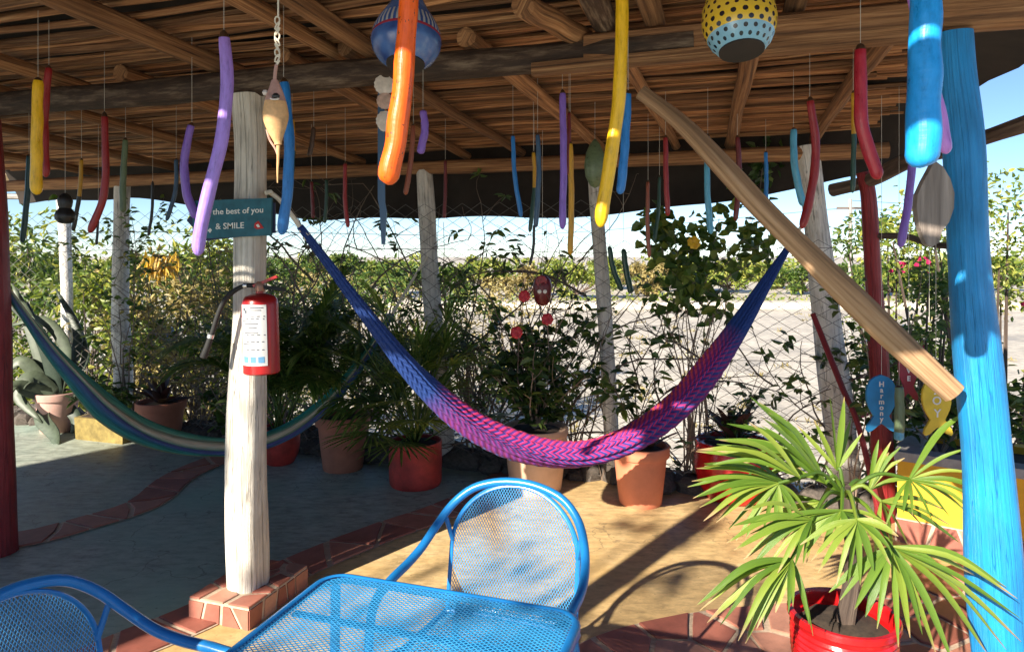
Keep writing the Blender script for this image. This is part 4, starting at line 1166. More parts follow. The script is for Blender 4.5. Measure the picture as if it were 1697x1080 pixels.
def mat_blue_gourd():
    m, nt, bs = new_mat('blue_gourd')
    uv = nt.nodes.new('ShaderNodeUVMap'); sp = nt.nodes.new('ShaderNodeSeparateXYZ'); nt.links.new(uv.outputs[0], sp.inputs[0])
    u, v = sp.outputs[0], sp.outputs[1]
    no = N(nt, 'ShaderNodeTexNoise', Scale=7.0, Detail=5.0); nt.links.new(coords(nt, 'Object', (2, 2, 2)), no.inputs['Vector'])
    c = ramp(nt, [(0.35, (0.02, 0.045, 0.16)), (0.6, (0.06, 0.13, 0.32)), (0.75, (0.22, 0.28, 0.40))], no.outputs[0])
    fan = math_n(nt, 'FRACT', math_n(nt, 'MULTIPLY', u, 40.0))
    band = math_n(nt, 'MULTIPLY', math_n(nt, 'GREATER_THAN', v, 0.42), math_n(nt, 'LESS_THAN', v, 0.56))
    c = mixc(nt, math_n(nt, 'MULTIPLY', band, math_n(nt, 'LESS_THAN', fan, 0.45)), c, (0.34, 0.33, 0.33))
    ringd = math_n(nt, 'MULTIPLY', math_n(nt, 'GREATER_THAN', v, 0.40), math_n(nt, 'LESS_THAN', v, 0.425))
    c = mixc(nt, ringd, c, (0.28, 0.03, 0.05))
    nt.links.new(c, bs.inputs['Base Color']); bs.inputs['Roughness'].default_value = 0.25
    return m
M['blue_gourd'] = mat_blue_gourd()
def gourd(label, name, cxp, ybot, wpx, d, prof, mat, hole=None, group=None, tilt=0.0):
    k = d / F; c = px(cxp, ybot, d); r = wpx / 2 * k
    ax = Matrix.Rotation(tilt, 3, 'X')
    rt = thing(name, label, 'gourd', c)
    MB().lathe([(a * r, b * r) for a, b in prof], c, 36, axis=ax).build('shell', mat, rt)
    if hole:
        MB().lathe([(0, -0.004), (hole * r, -0.003), (hole * r, 0.006), (0, 0.006)], c, 28, axis=ax).build('opening', 'cover', rt)
    top_ = c + ax @ Vector((0, 0, prof[-1][1] * r))
    MB().tube([top_ - Vector((0, 0, 0.01)), Vector((top_.x, top_.y, slat_z(top_.x, top_.y)))], 0.002, 6).build('string', 'string', rt)
    return rt
tl = R(-14)
gy = gourd('round yellow gourd lamp painted with dark dots and a pale blue rim', 'painted_gourd', 1229, 84, 122, 1.75,
      [(0.0, 0.0), (0.56, 0.0), (0.64, 0.03), (0.80, 0.22), (0.93, 0.50), (1.0, 0.85), (0.97, 1.25), (0.84, 1.60), (0.6, 1.9), (0.36, 2.08), (0.2, 2.25), (0.14, 2.5), (0.0, 2.55)], 'yellow_gourd', 0.60, tilt=tl)
gb_ = gourd('pear shaped blue gourd painted with shells behind the thick orange pod', 'painted_gourd', 672, 106, 118, 1.85,
      [(0.0, 0.0), (0.50, 0.0), (0.58, 0.03), (0.80, 0.2), (0.95, 0.45), (1.0, 0.70), (0.95, 1.0), (0.82, 1.3), (0.64, 1.6), (0.48, 1.9), (0.38, 2.2), (0.30, 2.45), (0.0, 2.55)], 'blue_gourd', 0.54, tilt=tl)
# starfish motif on the blue gourd
gd = thing('hanging_gourd', 'small black gourd of two rounded lobes hanging over the white distant post', 'gourd', px(108, 371, 3.6))
k_ = 3.6 / F
MB().lathe([(a * k_, b * k_) for a, b in ((0, 0), (9, 1), (15, 8), (15.5, 14), (13, 21), (9, 26), (10.5, 31), (11.5, 38), (9, 46), (4, 50), (0, 51))], px(108, 371, 3.6), 20).build('shell', 'pod_black', gd)
MB().tube([px(108, 322, 3.6), Vector((px(108, 322, 3.6).x, 3.6, slat_z(px(108, 0, 3.6).x, 3.6)))], 0.0012, 5).build('string', 'string', gd)
gd = thing('hanging_gourd', 'dark green oval gourd hanging before the thin fence post', 'gourd', px(986, 312, 4.0))
k_ = 4.0 / F
MB().lathe([(a * k_, b * k_) for a, b in ((0, 0), (8, 4), (16, 20), (18, 38), (15, 58), (9, 72), (3, 80), (0, 82))], px(986, 312, 4.0), 20).build('shell', 'pod_green', gd)
MB().tube([px(986, 234, 4.0), Vector((px(986, 0, 4.0).x, 4.0, slat_z(px(986, 0, 4).x, 4.0)))], 0.0012, 5).build('string', 'string', gd)
# painted owl gourd on the hibiscus
ow = thing('painted_gourd', 'dark red painted gourd with ringed eyes hanging among red hibiscus flowers', 'gourd', px(899, 507, 4.62))
k_ = 4.62 / F
MB().lathe([(a * k_, b * k_) for a, b in ((0, 0), (8, 2), (13, 9), (15, 22), (16, 33), (13, 44), (7, 50), (0, 51))], px(899, 507, 4.62), 20).build('shell', 'pod_darkred', ow)
MB().lathe([(0, 0), (10 * k_, 0), (9 * k_, 0.01), (0, 0.012)], px(897, 466, 4.62 - 0.045), 16, axis=Matrix.Rotation(R(90), 3, 'X')).build('face', 'pod_red', ow)
for xe in (894, 903):
    MB().lathe([(0, 0), (3.6 * k_, 0), (3 * k_, 0.006), (0, 0.007)], px(xe, 483, 4.62 - 0.058), 12, axis=Matrix.Rotation(R(90), 3, 'X')).build('eye', 'ink_white', ow)
MB().tube([px(899, 458, 4.62), Vector((px(899, 0, 4.62).x, 4.62, slat_z(px(899, 0, 4.62).x, 4.62)))], 0.0012, 5).build('string', 'string', ow)
# weathered leaf shaped board
lb = thing('driftwood_board', 'grey weathered leaf shaped wooden board hanging beside the blue post', 'board', px(1548, 408, 2.02))
out = [(1552, 268), (1563, 276), (1575, 296), (1582, 320), (1581, 345), (1573, 368), (1562, 382), (1556, 402), (1545, 409), (1536, 405), (1530, 392), (1523, 372), (1519, 345), (1521, 322), (1531, 300), (1541, 282), (1547, 270)]
o = board(out, 2.0, 0.022, 'board', 'grey_wood', lb)
uvl = o.data.uv_layers[0]
for lp_ in o.data.loops:
    co = o.data.vertices[lp_.vertex_index].co; uvl.data[lp_.index].uv = (co.x * 2.2, co.z)
p_ = px(1551, 272, 2.01)
MB().tube([p_, Vector((p_.x, p_.y, slat_z(p_.x, p_.y)))], 0.001, 5).build('string', 'string', lb)
p_ = px(1540, 404, 2.01)
MB().tube([p_, p_ - Vector((0, 0, 0.22))], 0.0006, 5).build('string', 'string', lb)
# dried fish
DF = 1.72
df = thing('dried_fish', 'dried tan fish with gaping mouth hanging head up from a knotted cord', 'dried fish', px(455, 300, DF))
fb = smooth_path([px(455, 133, DF), px(456, 150, DF), px(456, 175, DF), px(457, 205, DF), px(459, 225, DF), px(461, 240, DF)], 20)
k_ = DF / F
MB().tube(fb, lambda q: k_ * (4 + 16.5 * math.sin(min(1, q * 1.55 + 0.02) * PI / 2) * (1 if q < 0.55 else max(0.12, 1 - ((q - 0.55) / 0.45) ** 1.4))), 18, flat=(0.8, 1.0), lump=0.12,
          mifn=lambda q: 0 if q < 0.30 else 1).build('body', ['dried_fish_head', 'dried_fish'], df)
MB().tube(smooth_path([px(461, 236, DF), px(461, 260, DF), px(460, 282, DF), px(460, 303, DF)], 12), lambda q: k_ * (3.4 - 2.4 * q), 8).build('tail', 'dried_fish', df)
MB().tube(smooth_path([px(442, 215, DF), px(447, 232, DF), px(456, 246, DF), px(460, 256, DF)], 8), lambda q: k_ * 1.8, 6).build('fin', 'dried_fish_head', df)
for xe, dy in ((440, -0.004),):
    MB().lathe([(0, -5 * k_), (3.5 * k_, -4 * k_), (5.5 * k_, 0), (3.5 * k_, 4 * k_), (0, 5 * k_)], px(xe, 154, DF + dy), 12).build('eye', 'shell', df)
MB().lathe([(0, -4 * k_), (6 * k_, -2 * k_), (7 * k_, 1 * k_), (3 * k_, 5 * k_), (0, 6 * k_)], px(457, 160, DF - 15 * k_), 12, squash=0.6).build('mouth', 'pod_black', df)
MB().tube([px(455 + 7 * math.cos(a), 163 + 2 * math.sin(a), DF - 19 * k_) for a in np.linspace(0, PI, 7)], 1.4 * k_, 6).build('lip', 'shell', df)
cord = [px(462, -30, DF), px(462, 10, DF), px(461, 35, DF)]
zt_ = Vector((px(462, 0, DF).x, DF, slat_z(px(462, 0, DF).x, DF)))
MB().tube([zt_, px(461, 30, DF)], 0.0022, 6).build('cord', 'rope', df)
for j in range(9):                                      # knotted links
    y_ = 34 + j * 9
    MB().tube([px(459.5 + 4.0 * math.cos(a + j), y_ + 6.5 * math.sin(a), DF + 0.002 * (j % 2)) for a in np.linspace(0, 2 * PI, 10)], 0.0020, 6, cap=False).build('knot', 'rope', df)
MB().tube(smooth_path([px(458, 108, DF), px(456, 122, DF), px(455, 140, DF)], 8), 0.0045, 7).build('loop', 'dried_fish_head', df)
# shell strip
ss_ = thing('shell_strip', 'dark hanging strip with pale scallop shells tied along it', 'shell mobile', px(634, 405, 2.9))
board([(626, 118), (637, 118), (638, 335), (641, 350), (638, 405), (632, 405), (629, 345), (626, 330)], 2.9, 0.010, 'strip', 'pod_slate', ss_)
p_ = px(631, 120, 2.905); MB().tube([p_, Vector((p_.x, p_.y, slat_z(p_.x, p_.y)))], 0.0015, 5).build('string', 'string', ss_)
def shell(cx0, cy0, r, rot, mat):
    k = 2.88 / F; mb = MB(); c = px(cx0, cy0, 2.885); vs_ = [c + Vector((0, -0.004, -r * k * 0.9 * math.cos(rot) * -1))]
    hinge = c + Vector((math.sin(rot) * r * k, 0, math.cos(rot) * r * k))
    pts = []
    n = 20
    for ring_, dep in ((0.5, 0.55), (1.0, 0.0)):
        for i in range(n + 1):
            a = R(-118) + R(236) * i / n + rot + PI
            rr_ = r * k * (1 + 0.035 * (-1) ** i)
            tip_ = c + Vector((math.sin(a) * rr_, 0, math.cos(a) * rr_))
            p = hinge.lerp(tip_, ring_); p.y -= dep * r * k * 0.5 * (1 + 0.12 * (-1) ** i)
            pts.append(p)
    fs = [(0, i + 1, i + 2) for i in range(n)] + [(1 + i, 2 + n + i, 3 + n + i, 2 + i) for i in range(n)]
    back = [Vector((p.x, p.y + 0.004, p.z)) for p in [hinge] + pts]
    m0 = len(back)
    mb.add([hinge] + pts, fs); mb.add(back, [tuple(reversed(f)) for f in fs])
    return mb.build('shell', mat, ss_, angle=80)
shell(637, 140, 17, 0.1, 'shell'); shell(638, 167, 14, 0.0, 'coral_shell'); shell(640, 200, 17, 0.5, 'shell'); shell(637, 208, 10, -0.6, 'shell')

# ------------------------------------------------------------------ fish signs
def fish_outline(cx0, y0, y1, w, lean=0.0):
    h = y1 - y0; pts = []
    prof = [(0, 0.0), (0.22, 0.04), (0.36, 0.10), (0.46, 0.20), (0.50, 0.32), (0.49, 0.44), (0.43, 0.55), (0.33, 0.65), (0.25, 0.72), (0.33, 0.79), (0.46, 0.88), (0.50, 0.96), (0.44, 1.0), (0.30, 0.97), (0.12, 0.89), (0.0, 0.85)]
    right = [(cx0 + a * w + lean * b * h, y0 + b * h) for a, b in prof]
    left = [(cx0 - a * w + lean * b * h, y0 + b * h) for a, b in reversed(prof[1:-1])]
    return right + left
def fish_sign(label, cx0, y0, y1, w, Y, mat, word, lean, size, yfirst, step, hang=True, xo=0):
    f = thing('fish_sign', label, 'sign', px(cx0, y1, Y))
    board(fish_outline(cx0, y0, y1, w, lean), Y, 0.014, 'board', mat, f)
    for i, ch in enumerate(word):
        yy = yfirst + i * step
        lettering(f, ch, size, px(cx0 + xo + lean * (yy - y0), yy + size * F / Y * 0.68, Y - 0.0012), (1, 0, 0), (0, 0, 1), 'ink_white', align='CENTER', bold=0.0008)
    p = px(cx0, y0 + 3, Y + 0.007)
    if hang: MB().tube([p, Vector((p.x, p.y, slat_z(p.x, p.y)))], 0.0012, 5).build('string', 'string', f)
    return f
fish_sign('blue wooden fish with the word Harmony hanging before the slim red post', 1461, 621, 716, 50, 3.72, 'fish_blue', 'Harmony', 0.0, 0.040, 632, 9.6)
fish_sign('mustard yellow wooden fish with the word JOY beside the end of the brace', 1551, 626, 722, 48, 3.5, 'fish_yellow', 'JOY', 0.05, 0.058, 636, 21)
fish_sign('dark red wooden fish with pale letters half hidden behind the brace', 1506, 575, 664, 32, 3.62, 'fish_red', 'LOVE', 0.0, 0.036, 584, 13)
gpod = pod('flat leaf green pod with white tip between the blue and yellow fish signs', [(1490, 638), (1491, 680), (1490, 730)], 16, 'green', 3.6, cat='seed pod', color2='aqua', split=0.82)

# ------------------------------------------------------------------ hammocks
M['hammock_pink'] = mat_hammock('hammock_pink',
    ([(0.0, (0.30, 0.02, 0.16)), (0.10, (0.62, 0.03, 0.17)), (0.22, (0.66, 0.035, 0.13)), (0.34, (0.70, 0.10, 0.06)), (0.45, (0.55, 0.05, 0.20)), (0.56, (0.03, 0.14, 0.52)), (0.68, (0.02, 0.22, 0.60)), (0.80, (0.14, 0.03, 0.25)), (1.0, (0.30, 0.02, 0.16))],
     [(0.0, (0.02, 0.05, 0.25)), (0.14, (0.07, 0.03, 0.25)), (0.30, (0.35, 0.02, 0.15)), (0.45, (0.06, 0.04, 0.32)), (0.60, (0.02, 0.05, 0.30)), (0.8, (0.22, 0.02, 0.12)), (1.0, (0.02, 0.05, 0.25))]),
    [(0.0, (1, 1, 1)), (0.26, (1, 1, 1)), (0.31, (0, 0, 0)), (0.78, (0, 0, 0)), (0.84, (1, 1, 1))])
M['hammock_green'] = mat_hammock('hammock_green',
    ([(0.0, (0.03, 0.20, 0.16)), (0.08, (0.720, 0.576, 0.384)), (0.16, (0.080, 0.256, 0.160)), (0.24, (0.016, 0.208, 0.160)), (0.32, (0.016, 0.256, 0.192)), (0.38, (0.019, 0.048, 0.160)), (0.44, (0.032, 0.352, 0.224)), (0.52, (0.352, 0.432, 0.048)), (0.60, (0.080, 0.080, 0.320)),
      (0.66, (0.736, 0.512, 0.208)), (0.74, (0.672, 0.432, 0.160)), (0.82, (0.04, 0.26, 0.20)), (0.90, (0.032, 0.160, 0.256)), (1.0, (0.096, 0.080, 0.256))],), None)
def hammock(label, name, pts, mat, width, thick, rope_l, rope_r, lobes, bumps, n=150):
    path = smooth_path(pts, n)
    root = thing(name, label, 'hammock', path[n // 2])
    L = [0.0]
    for i in range(1, n + 1): L.append(L[-1] + (path[i] - path[i - 1]).length)
    tot = L[-1]
    m = 104; vs_ = []; uvv = []
    for i in range(n + 1):
        a = path[max(0, i - 1)]; b = path[min(n, i + 1)]; T = (b - a).normalized()
        side = T.cross(Vector((0, 0, 1))).normalized()           # horizontal, across
        upv = side.cross(T).normalized()
        k = L[i] / tot
        wd = width(k); th = thick(k)
        for j in range(m):
            a_ = 2 * PI * j / m
            lob = 1 + 0.26 * abs(math.sin(a_ * lobes / 2)) - 0.08 
            if bumps: lob *= 1 + 0.035 * math.sin(L[i] * 26 * 2 * PI * 0.5 + (j % 6) * 0.5) * (1 if 0.28 < k < 0.82 else 0.2)
            sag = 0.012 * math.sin(a_ * 3 + k * 9)
            vs_.append(path[i] + side * (math.cos(a_) * th * lob) + upv * (math.sin(a_) * wd * lob + sag * (wd / 0.08)))
            uvv.append((j / m, k))
    fs = []; us = []
    for i in range(n):
        for j in range(m):
            q = (j + 1) % m
            fs.append((i * m + j, i * m + q, (i + 1) * m + q, (i + 1) * m + j))
            us.append([(j / m, L[i] if not bumps else k0(L[i] / tot)), ((j + 1) / m, L[i] if not bumps else k0(L[i] / tot)), ((j + 1) / m, L[i + 1] if not bumps else k0(L[i + 1] / tot)), (j / m, L[i + 1] if not bumps else k0(L[i + 1] / tot))])
    fs.append(tuple(reversed(range(m)))); us.append([(0, 0)] * m); fs.append(tuple(n * m + j for j in range(m))); us.append([(0, 1)] * m)
    MB().add(vs_, fs, us).build('net', mat, root, angle=180)
    MB().tube(smooth_path(rope_l, 14), 0.011, 8, lump=0.1).build('rope', 'rope', root)
    MB().tube(smooth_path(rope_r, 14), 0.011, 8, lump=0.1).build('rope', 'rope', root)
    return root, path
def k0(k): return k
# pink and blue: white post to stout fence post
h1 = [px(497, 375, 3.10), px(540, 432, 3.16), px(600, 512, 3.24), px(655, 583, 3.32), px(700, 634, 3.40), px(760, 688, 3.49), px(820, 724, 3.58), px(880, 745, 3.66), px(945, 753, 3.74), px(1010, 741, 3.82), px(1070, 712, 3.90), px(1130, 664, 3.98), px(1180, 604, 4.05), px(1225, 540, 4.12), px(1270, 468, 4.20), px(1305, 412, 4.27)]
ham, hp = hammock('pink and blue woven hammock slung between the white post and the stout fence post', 'woven_hammock', h1, 'hammock_pink',
        lambda k: float(np.interp(k, [0, 0.05, 0.15, 0.3, 0.42, 0.6, 0.75, 0.88, 1], [0.014, 0.020, 0.032, 0.052, 0.062, 0.058, 0.058, 0.038, 0.016])),
        lambda k: float(np.interp(k, [0, 0.05, 0.3, 0.5, 0.75, 0.9, 1], [0.016, 0.026, 0.07, 0.10, 0.075, 0.04, 0.016])),
        [px(446, 318, 3.06), px(462, 330, 3.07), px(480, 352, 3.09), px(499, 378, 3.10)], [px(1303, 415, 4.26), px(1325, 380, 4.31), px(1344, 352, 4.36)], 13, True)
MB().tube([px(440 + 0, 320, 3.03), px(448, 318, 3.045), px(452, 322, 3.12)], 0.010, 8).build('knot', 'rope', ham)
rn = px(508, 388, 3.115); MB().tube([px(497, 380, 3.10), px(511, 388, 3.11), px(505, 396, 3.12)], 0.012, 8).build('wrap', 'rope', ham)
h2 = [px(-12, 445, 3.72), px(25, 500, 3.80), px(70, 562, 3.90), px(120, 620, 4.00), px(175, 676, 4.12), px(230, 712, 4.25), px(290, 732, 4.38), px(350, 740, 4.5), px(410, 738, 4.62), px(470, 718, 4.76), px(520, 686, 4.88), px(560, 648, 4.97), px(600, 598, 5.05), px(650, 520, 5.15)]
ham2, hp2 = hammock('green blue and tan striped hammock slung from the dark red post', 'striped_hammock', h2, 'hammock_green',
        lambda k: float(np.interp(k, [0, 0.1, 0.22, 0.3, 0.45, 0.6, 0.75, 0.9, 1], [0.016, 0.022, 0.042, 0.060, 0.058, 0.048, 0.042, 0.028, 0.016])),
        lambda k: float(np.interp(k, [0, 0.1, 0.25, 0.5, 0.75, 0.9, 1], [0.02, 0.03, 0.06, 0.09, 0.06, 0.035, 0.018])),
        [px(-30, 400, 3.66), px(-20, 425, 3.70), px(-8, 452, 3.73)], [px(648, 524, 5.14), px(680, 470, 5.20), px(708, 425, 5.24)], 7, False)

# ------------------------------------------------------------------ pots and planters
def pot(label, name, x, ybase, wpx, hpx, mat, style, kind='pot', group=None, squat=1.0):
    """pot standing on the floor at photo pixel (x, ybase); returns thing, soil centre, rim radius"""
    b = gp(x, ybase); k = b.y / F
    r = wpx / 2 * k; h = hpx * k
    c = Vector((b.x, b.y + r * 0.75, 0))
    rt = thing(name, label, 'pot', c, group)
    if style == 'flower':       # tapered with thick rim
        prof = [(0, 0.0), (r * 0.70, 0.0), (r * 0.73, 0.01), (r * 0.90, h * 0.80), (r * 0.90, h * 0.81), (r * 0.985, h * 0.82), (r, h * 0.84), (r, h * 0.985), (r * 0.98, h), (r * 0.90, h), (r * 0.88, h * 0.98), (r * 0.86, h * 0.90), (0, h * 0.90)]
    elif style == 'drum':
        prof = [(0, 0), (r * 0.93, 0), (r * 0.97, 0.012), (r * 0.99, h * 0.12), (r, h * 0.5), (r * 0.99, h * 0.9), (r * 1.0, h * 0.96), (r * 0.98, h), (r * 0.92, h), (r * 0.90, h * 0.93), (0, h * 0.92)]
    elif style == 'tall':
        prof = [(0, 0), (r * 0.76, 0), (r * 0.79, 0.008), (r * 0.97, h * 0.88), (r * 0.97, h * 0.885), (r * 1.0, h * 0.90), (r, h * 0.985), (r * 0.98, h), (r * 0.92, h), (r * 0.90, h * 0.95), (0, h * 0.93)]
    elif style == 'bowl':
        prof = [(0, 0), (r * 0.62, 0), (r * 0.70, 0.01), (r * 0.90, h * 0.25), (r * 0.99, h * 0.52), (r * 0.99, h * 0.75), (r * 0.93, h * 0.92), (r * 0.97, h * 0.97), (r * 0.95, h), (r * 0.87, h), (r * 0.85, h * 0.94), (0, h * 0.92)]
    elif style == 'ribbed':
        prof = [(0, 0), (r * 0.70, 0), (r * 0.74, 0.01)]
        for q in np.linspace(0.06, 0.90, 29): prof.append((r * (0.74 + 0.20 * math.sin(q * 2.0)) * (1 + 0.016 * math.cos(q * 2 * PI / 0.06)), h * q))
        prof += [(r * 0.96, h * 0.92), (r * 1.0, h * 0.94), (r * 1.0, h * 0.985), (r * 0.98, h), (r * 0.90, h), (r * 0.88, h * 0.97), (r * 0.87, h * 0.86), (0, h * 0.85)]
    MB().lathe(prof, c, 40).build('pot_body', mat, rt, angle=35)
    sz_ = prof[-1][1]
    sm = MB().lathe([(0, 0), (r * 0.88, 0.0), (r * 0.7, 0.014), (r * 0.3, 0.022), (0, 0.022)], c + Vector((0, 0, sz_ - 0.004)), 18)
    sm.v = [(x_ + random.uniform(-0.004, 0.004), y_ + random.uniform(-0.004, 0.004), z_ + random.uniform(-0.004, 0.005)) for x_, y_, z_ in sm.v]
    sm.build('soil', 'soil', rt)
    return rt, c + Vector((0, 0, sz_)), r
def strip(mb, path, width, fold=0.25, up=(0, 0, 1), uvlen=True, rnd=None):
    """folded leaf strip along path; width function of 0..1"""
    P = [Vector(p) for p in path]; m = len(P); vs_ = []; n3 = []
    upv = Vector(up)
    for i in range(m):
        T = (P[min(m - 1, i + 1)] - P[max(0, i - 1)]).normalized()
        S = T.cross(upv)
        S = S.normalized() if S.length > 1e-4 else Vector((1, 0, 0))
        Nn = S.cross(T).normalized()
        w = width(i / (m - 1))
        vs_ += [P[i] - S * w + Nn * w * fold, P[i], P[i] + S * w + Nn * w * fold]
    fs = []; us = []
    for i in range(m - 1):
        a = 3 * i; v0, v1 = i / (m - 1), (i + 1) / (m - 1)
        fs += [(a, a + 1, a + 4, a + 3), (a + 1, a + 2, a + 5, a + 4)]
        us += [[(0, v0), (0.5, v0), (0.5, v1), (0, v1)], [(0.5, v0), (1, v0), (1, v1), (0.5, v1)]]
    mb.add(vs_, fs, us)
def set_rnd(o, val=None):
    me = o.data; at = me.attributes.new('rnd', 'FLOAT', 'FACE')
    n = len(me.polygons)
    at.data.foreach_set('value', (np.full(n, val) if val is not None else RNG.random(n)).astype(np.float32))
    return o
def rosette(parent, c, n, L, W, mat, name='leaf', spread=(15, 75), droop=0.25, fold=0.35, seed=0, thick=False):
    rr = random.Random(seed)
    for i in range(n):
        az = i * 2.399 + rr.uniform(-0.3, 0.3)
        el = R(90 - rr.uniform(*spread)); l = L * rr.uniform(0.7, 1.1)
        d = Vector((math.cos(az) * math.cos(el), math.sin(az) * math.cos(el), math.sin(el)))
        path = [c + d * l * k + Vector((0, 0, -1)) * droop * l * k * k for k in np.linspace(0, 1, 8)]
        mb = MB(); strip(mb, path, lambda k: W / 2 * (0.55 + 1.1 * k - 1.65 * k * k + 0.02) if k < 0.99 else 0.001, fold)
        set_rnd(mb.build(name, mat, parent, angle=180), rr.random())
def palm_frond(parent, base, az, el, L, bend, mat, npair=20, ll=0.28, lw=0.013, name='frond', seed=0):
    rr = random.Random(seed); mb = MB()
    d = Vector((math.cos(az) * math.cos(el), math.sin(az) * math.cos(el), math.sin(el)))
    path = [base + d * L * k + Vector((0, 0, -1)) * bend * L * k * k for k in np.linspace(0, 1, 16)]
    mb.tube(path, lambda k: 0.007 * (1 - 0.8 * k), 5)
    for i in range(npair):
        k = 0.22 + 0.78 * i / npair
        j = int(k * 15); p = path[j].lerp(path[min(15, j + 1)], k * 15 - j); T = (path[min(15, j + 1)] - path[max(0, j - 1)]).normalized()
        S = T.cross(Vector((0, 0, 1))).normalized()
        l = ll * (0.45 + 0.9 * math.sin(PI * min(1, 0.15 + k * 0.8))) * rr.uniform(0.85, 1.1)
        for s in (-1, 1):
            dd_ = (T * 0.75 + S * s * 0.9 + Vector((0, 0, rr.uniform(-0.1, 0.3)))).normalized()
            q = [p + dd_ * l * t + Vector((0, 0, -1)) * 0.38 * l * t * t for t in (0, 0.35, 0.7, 1.0)]
            strip(mb, q, lambda t: lw * (0.5 + 1.5 * t - 1.9 * t * t) if t < 0.98 else 0.0006, 0.2)
    o = mb.build(name, mat, parent, angle=180)
    return set_rnd(o)
def stems_foliage(parent, base, n, h, spread, mat, leafL, leafW, per=26, seed=0, twig='twig', bare=0.25, stem_r=0.006, droop=0.3, lean=(0, 0), up=0.15):
    """branching stems with leaves along them: parts stem (joined) and foliage"""
    rr = random.Random(seed); mb = MB(); P_, D_ = [], []
    for i in range(n):
        az = rr.uniform(0, 6.28); q = [Vector(base)]
        d = Vector((math.cos(az) * spread * rr.uniform(0.2, 1) + lean[0], math.sin(az) * spread * rr.uniform(0.2, 1) * 0.6 + lean[1], 1)).normalized()
        hh = h * rr.uniform(0.6, 1.05); m = 9
        for k in range(m):
            d = (d + Vector((rr.uniform(-0.22, 0.22), rr.uniform(-0.15, 0.15), rr.uniform(-0.08, 0.1)))).normalized()
            q.append(q[-1] + d * hh / m)
        mb.tube(q, lambda k: stem_r * (1.1 - 0.85 * k), 5)
        twigs = [(q, 0.3)]
        for b in range(3):
            j = rr.randint(3, 7); dd_ = Vector((rr.uniform(-1, 1), rr.uniform(-0.7, 0.7), rr.uniform(0.1, 0.9))).normalized()
            w = [q[j]]
            for k in range(4): 
                dd_ = (dd_ + Vector((rr.uniform(-0.3, 0.3), rr.uniform(-0.2, 0.2), rr.uniform(-0.2, 0.2)))).normalized(); w.append(w[-1] + dd_ * hh * 0.085)
            mb.tube(w, lambda k: stem_r * 0.5 * (1 - 0.7 * k), 4); twigs.append((w, 0.2))
        for w, k0_ in twigs:
            for _ in range(per // 3):
                t = k0_ + (1 - k0_) * rr.random() ** 0.7
                if rr.random() < bare: continue
                f = t * (len(w) - 1); j = min(int(f), len(w) - 2); p = w[j].lerp(w[j + 1], f - j)
                P_.append(p); a = rr.uniform(0, 6.28)
                D_.append((math.cos(a), math.sin(a), rr.uniform(-0.5, 0.6)))
    mb.build('stem', twig, parent)
    if P_:
        n = len(P_)
        leaf_object('foliage', np.array([tuple(p) for p in P_]), np.array(D_), rand_dirs(n, 2.0), leafL * RNG.uniform(0.6, 1.2, n), leafW * RNG.uniform(0.7, 1.15, n), mat, parent, droop, 'stuff')
    return P_
def flower(parent, c, r, mat, name='flower', seed=0, face=(0, -1, 0.2)):
    rr = random.Random(seed); mb = MB(); f = Vector(face).normalized(); s = f.cross(Vector((0, 0, 1))).normalized(); u = s.cross(f)
    for i in range(5):
        a = i * 2 * PI / 5 + rr.uniform(-0.2, 0.2); d = s * math.cos(a) + u * math.sin(a)
        q = [Vector(c) + d * r * t + f * r * (0.5 * t - 0.25 * t * t * 2.2) for t in (0, 0.35, 0.7, 1.0)]
        strip(mb, q, lambda t: r * (0.12 + 1.5 * t - 1.15 * t * t), 0.15, up=f)
    return set_rnd(mb.build(name, mat, parent, angle=180))

pot_pal = {}
# striped side (left) ---------------------------------------------------------
ag, c, r = pot('pale pink pot holding the big grey green agave', 'flower_pot', 78, 720, 70, 66, 'pink_pot', 'flower')
agv = thing('agave_plant', 'big grey green agave with broad drooping leaves beside the dark red post', 'plant', c)
for i, (pts, w) in enumerate([(((100, 640), (60, 560), (20, 470)), 22), (((105, 640), (130, 560), (92, 478)), 14), (((100, 640), (70, 575), (45, 500)), 16), (((100, 640), (40, 600), (8, 620)), 18),
                              (((100, 650), (60, 650), (25, 640), (12, 660)), 22), (((100, 655), (70, 690), (90, 720), (96, 744)), 20), (((104, 640), (140, 600), (135, 545)), 12),
                              (((100, 640), (110, 580), (70, 530), (15, 540)), 16), (((100, 650), (55, 625), (30, 655), (70, 700)), 20), (((108, 650), (125, 690), (118, 720)), 16), (((102, 645), (85, 600), (60, 545), (10, 500)), 20)]):
    dY = [0.15, 0.3, 0.2, -0.1, -0.35, -0.5, 0.2, 0.05, -0.3, -0.1, -0.1][i]
    P_ = [px(x, y, c.y + dY * k) for k, (x, y) in zip(np.linspace(0, 1, len(pts)), pts)]
    P_[0] = c + Vector((0.02 * (i % 3 - 1), 0.0, -0.02))
    mb = MB(); k_ = c.y / F
    strip(mb, smooth_path(P_, 12), lambda k: 0.62 * w * k_ * (0.75 + 0.9 * k - 1.6 * k * k + 0.02) if k < 0.99 else 0.002, 0.4, up=(0.1, -0.8, 0.5))
    o = mb.build('leaf', 'agave', agv, angle=180); set_rnd(o, random.random())
    sm_ = o.modifiers.new('thick', 'SOLIDIFY'); sm_.thickness = 0.012
b = gp(170, 732); yp_ = thing('stone_planter', 'mossy yellow painted stone trough on the floor', 'planter', b)
rotp = Matrix.Rotation(R(-18), 3, 'Z')
MB().box(Vector((b.x, b.y + 0.12, 0.095)), (0.52, 0.24, 0.19), rotp, taper=1.04).build('trough', 'yellow_stone', yp_, smooth=False)
MB().box(Vector((b.x, b.y + 0.12, 0.185)), (0.46, 0.19, 0.02), rotp).build('soil', 'soil', yp_, smooth=False)
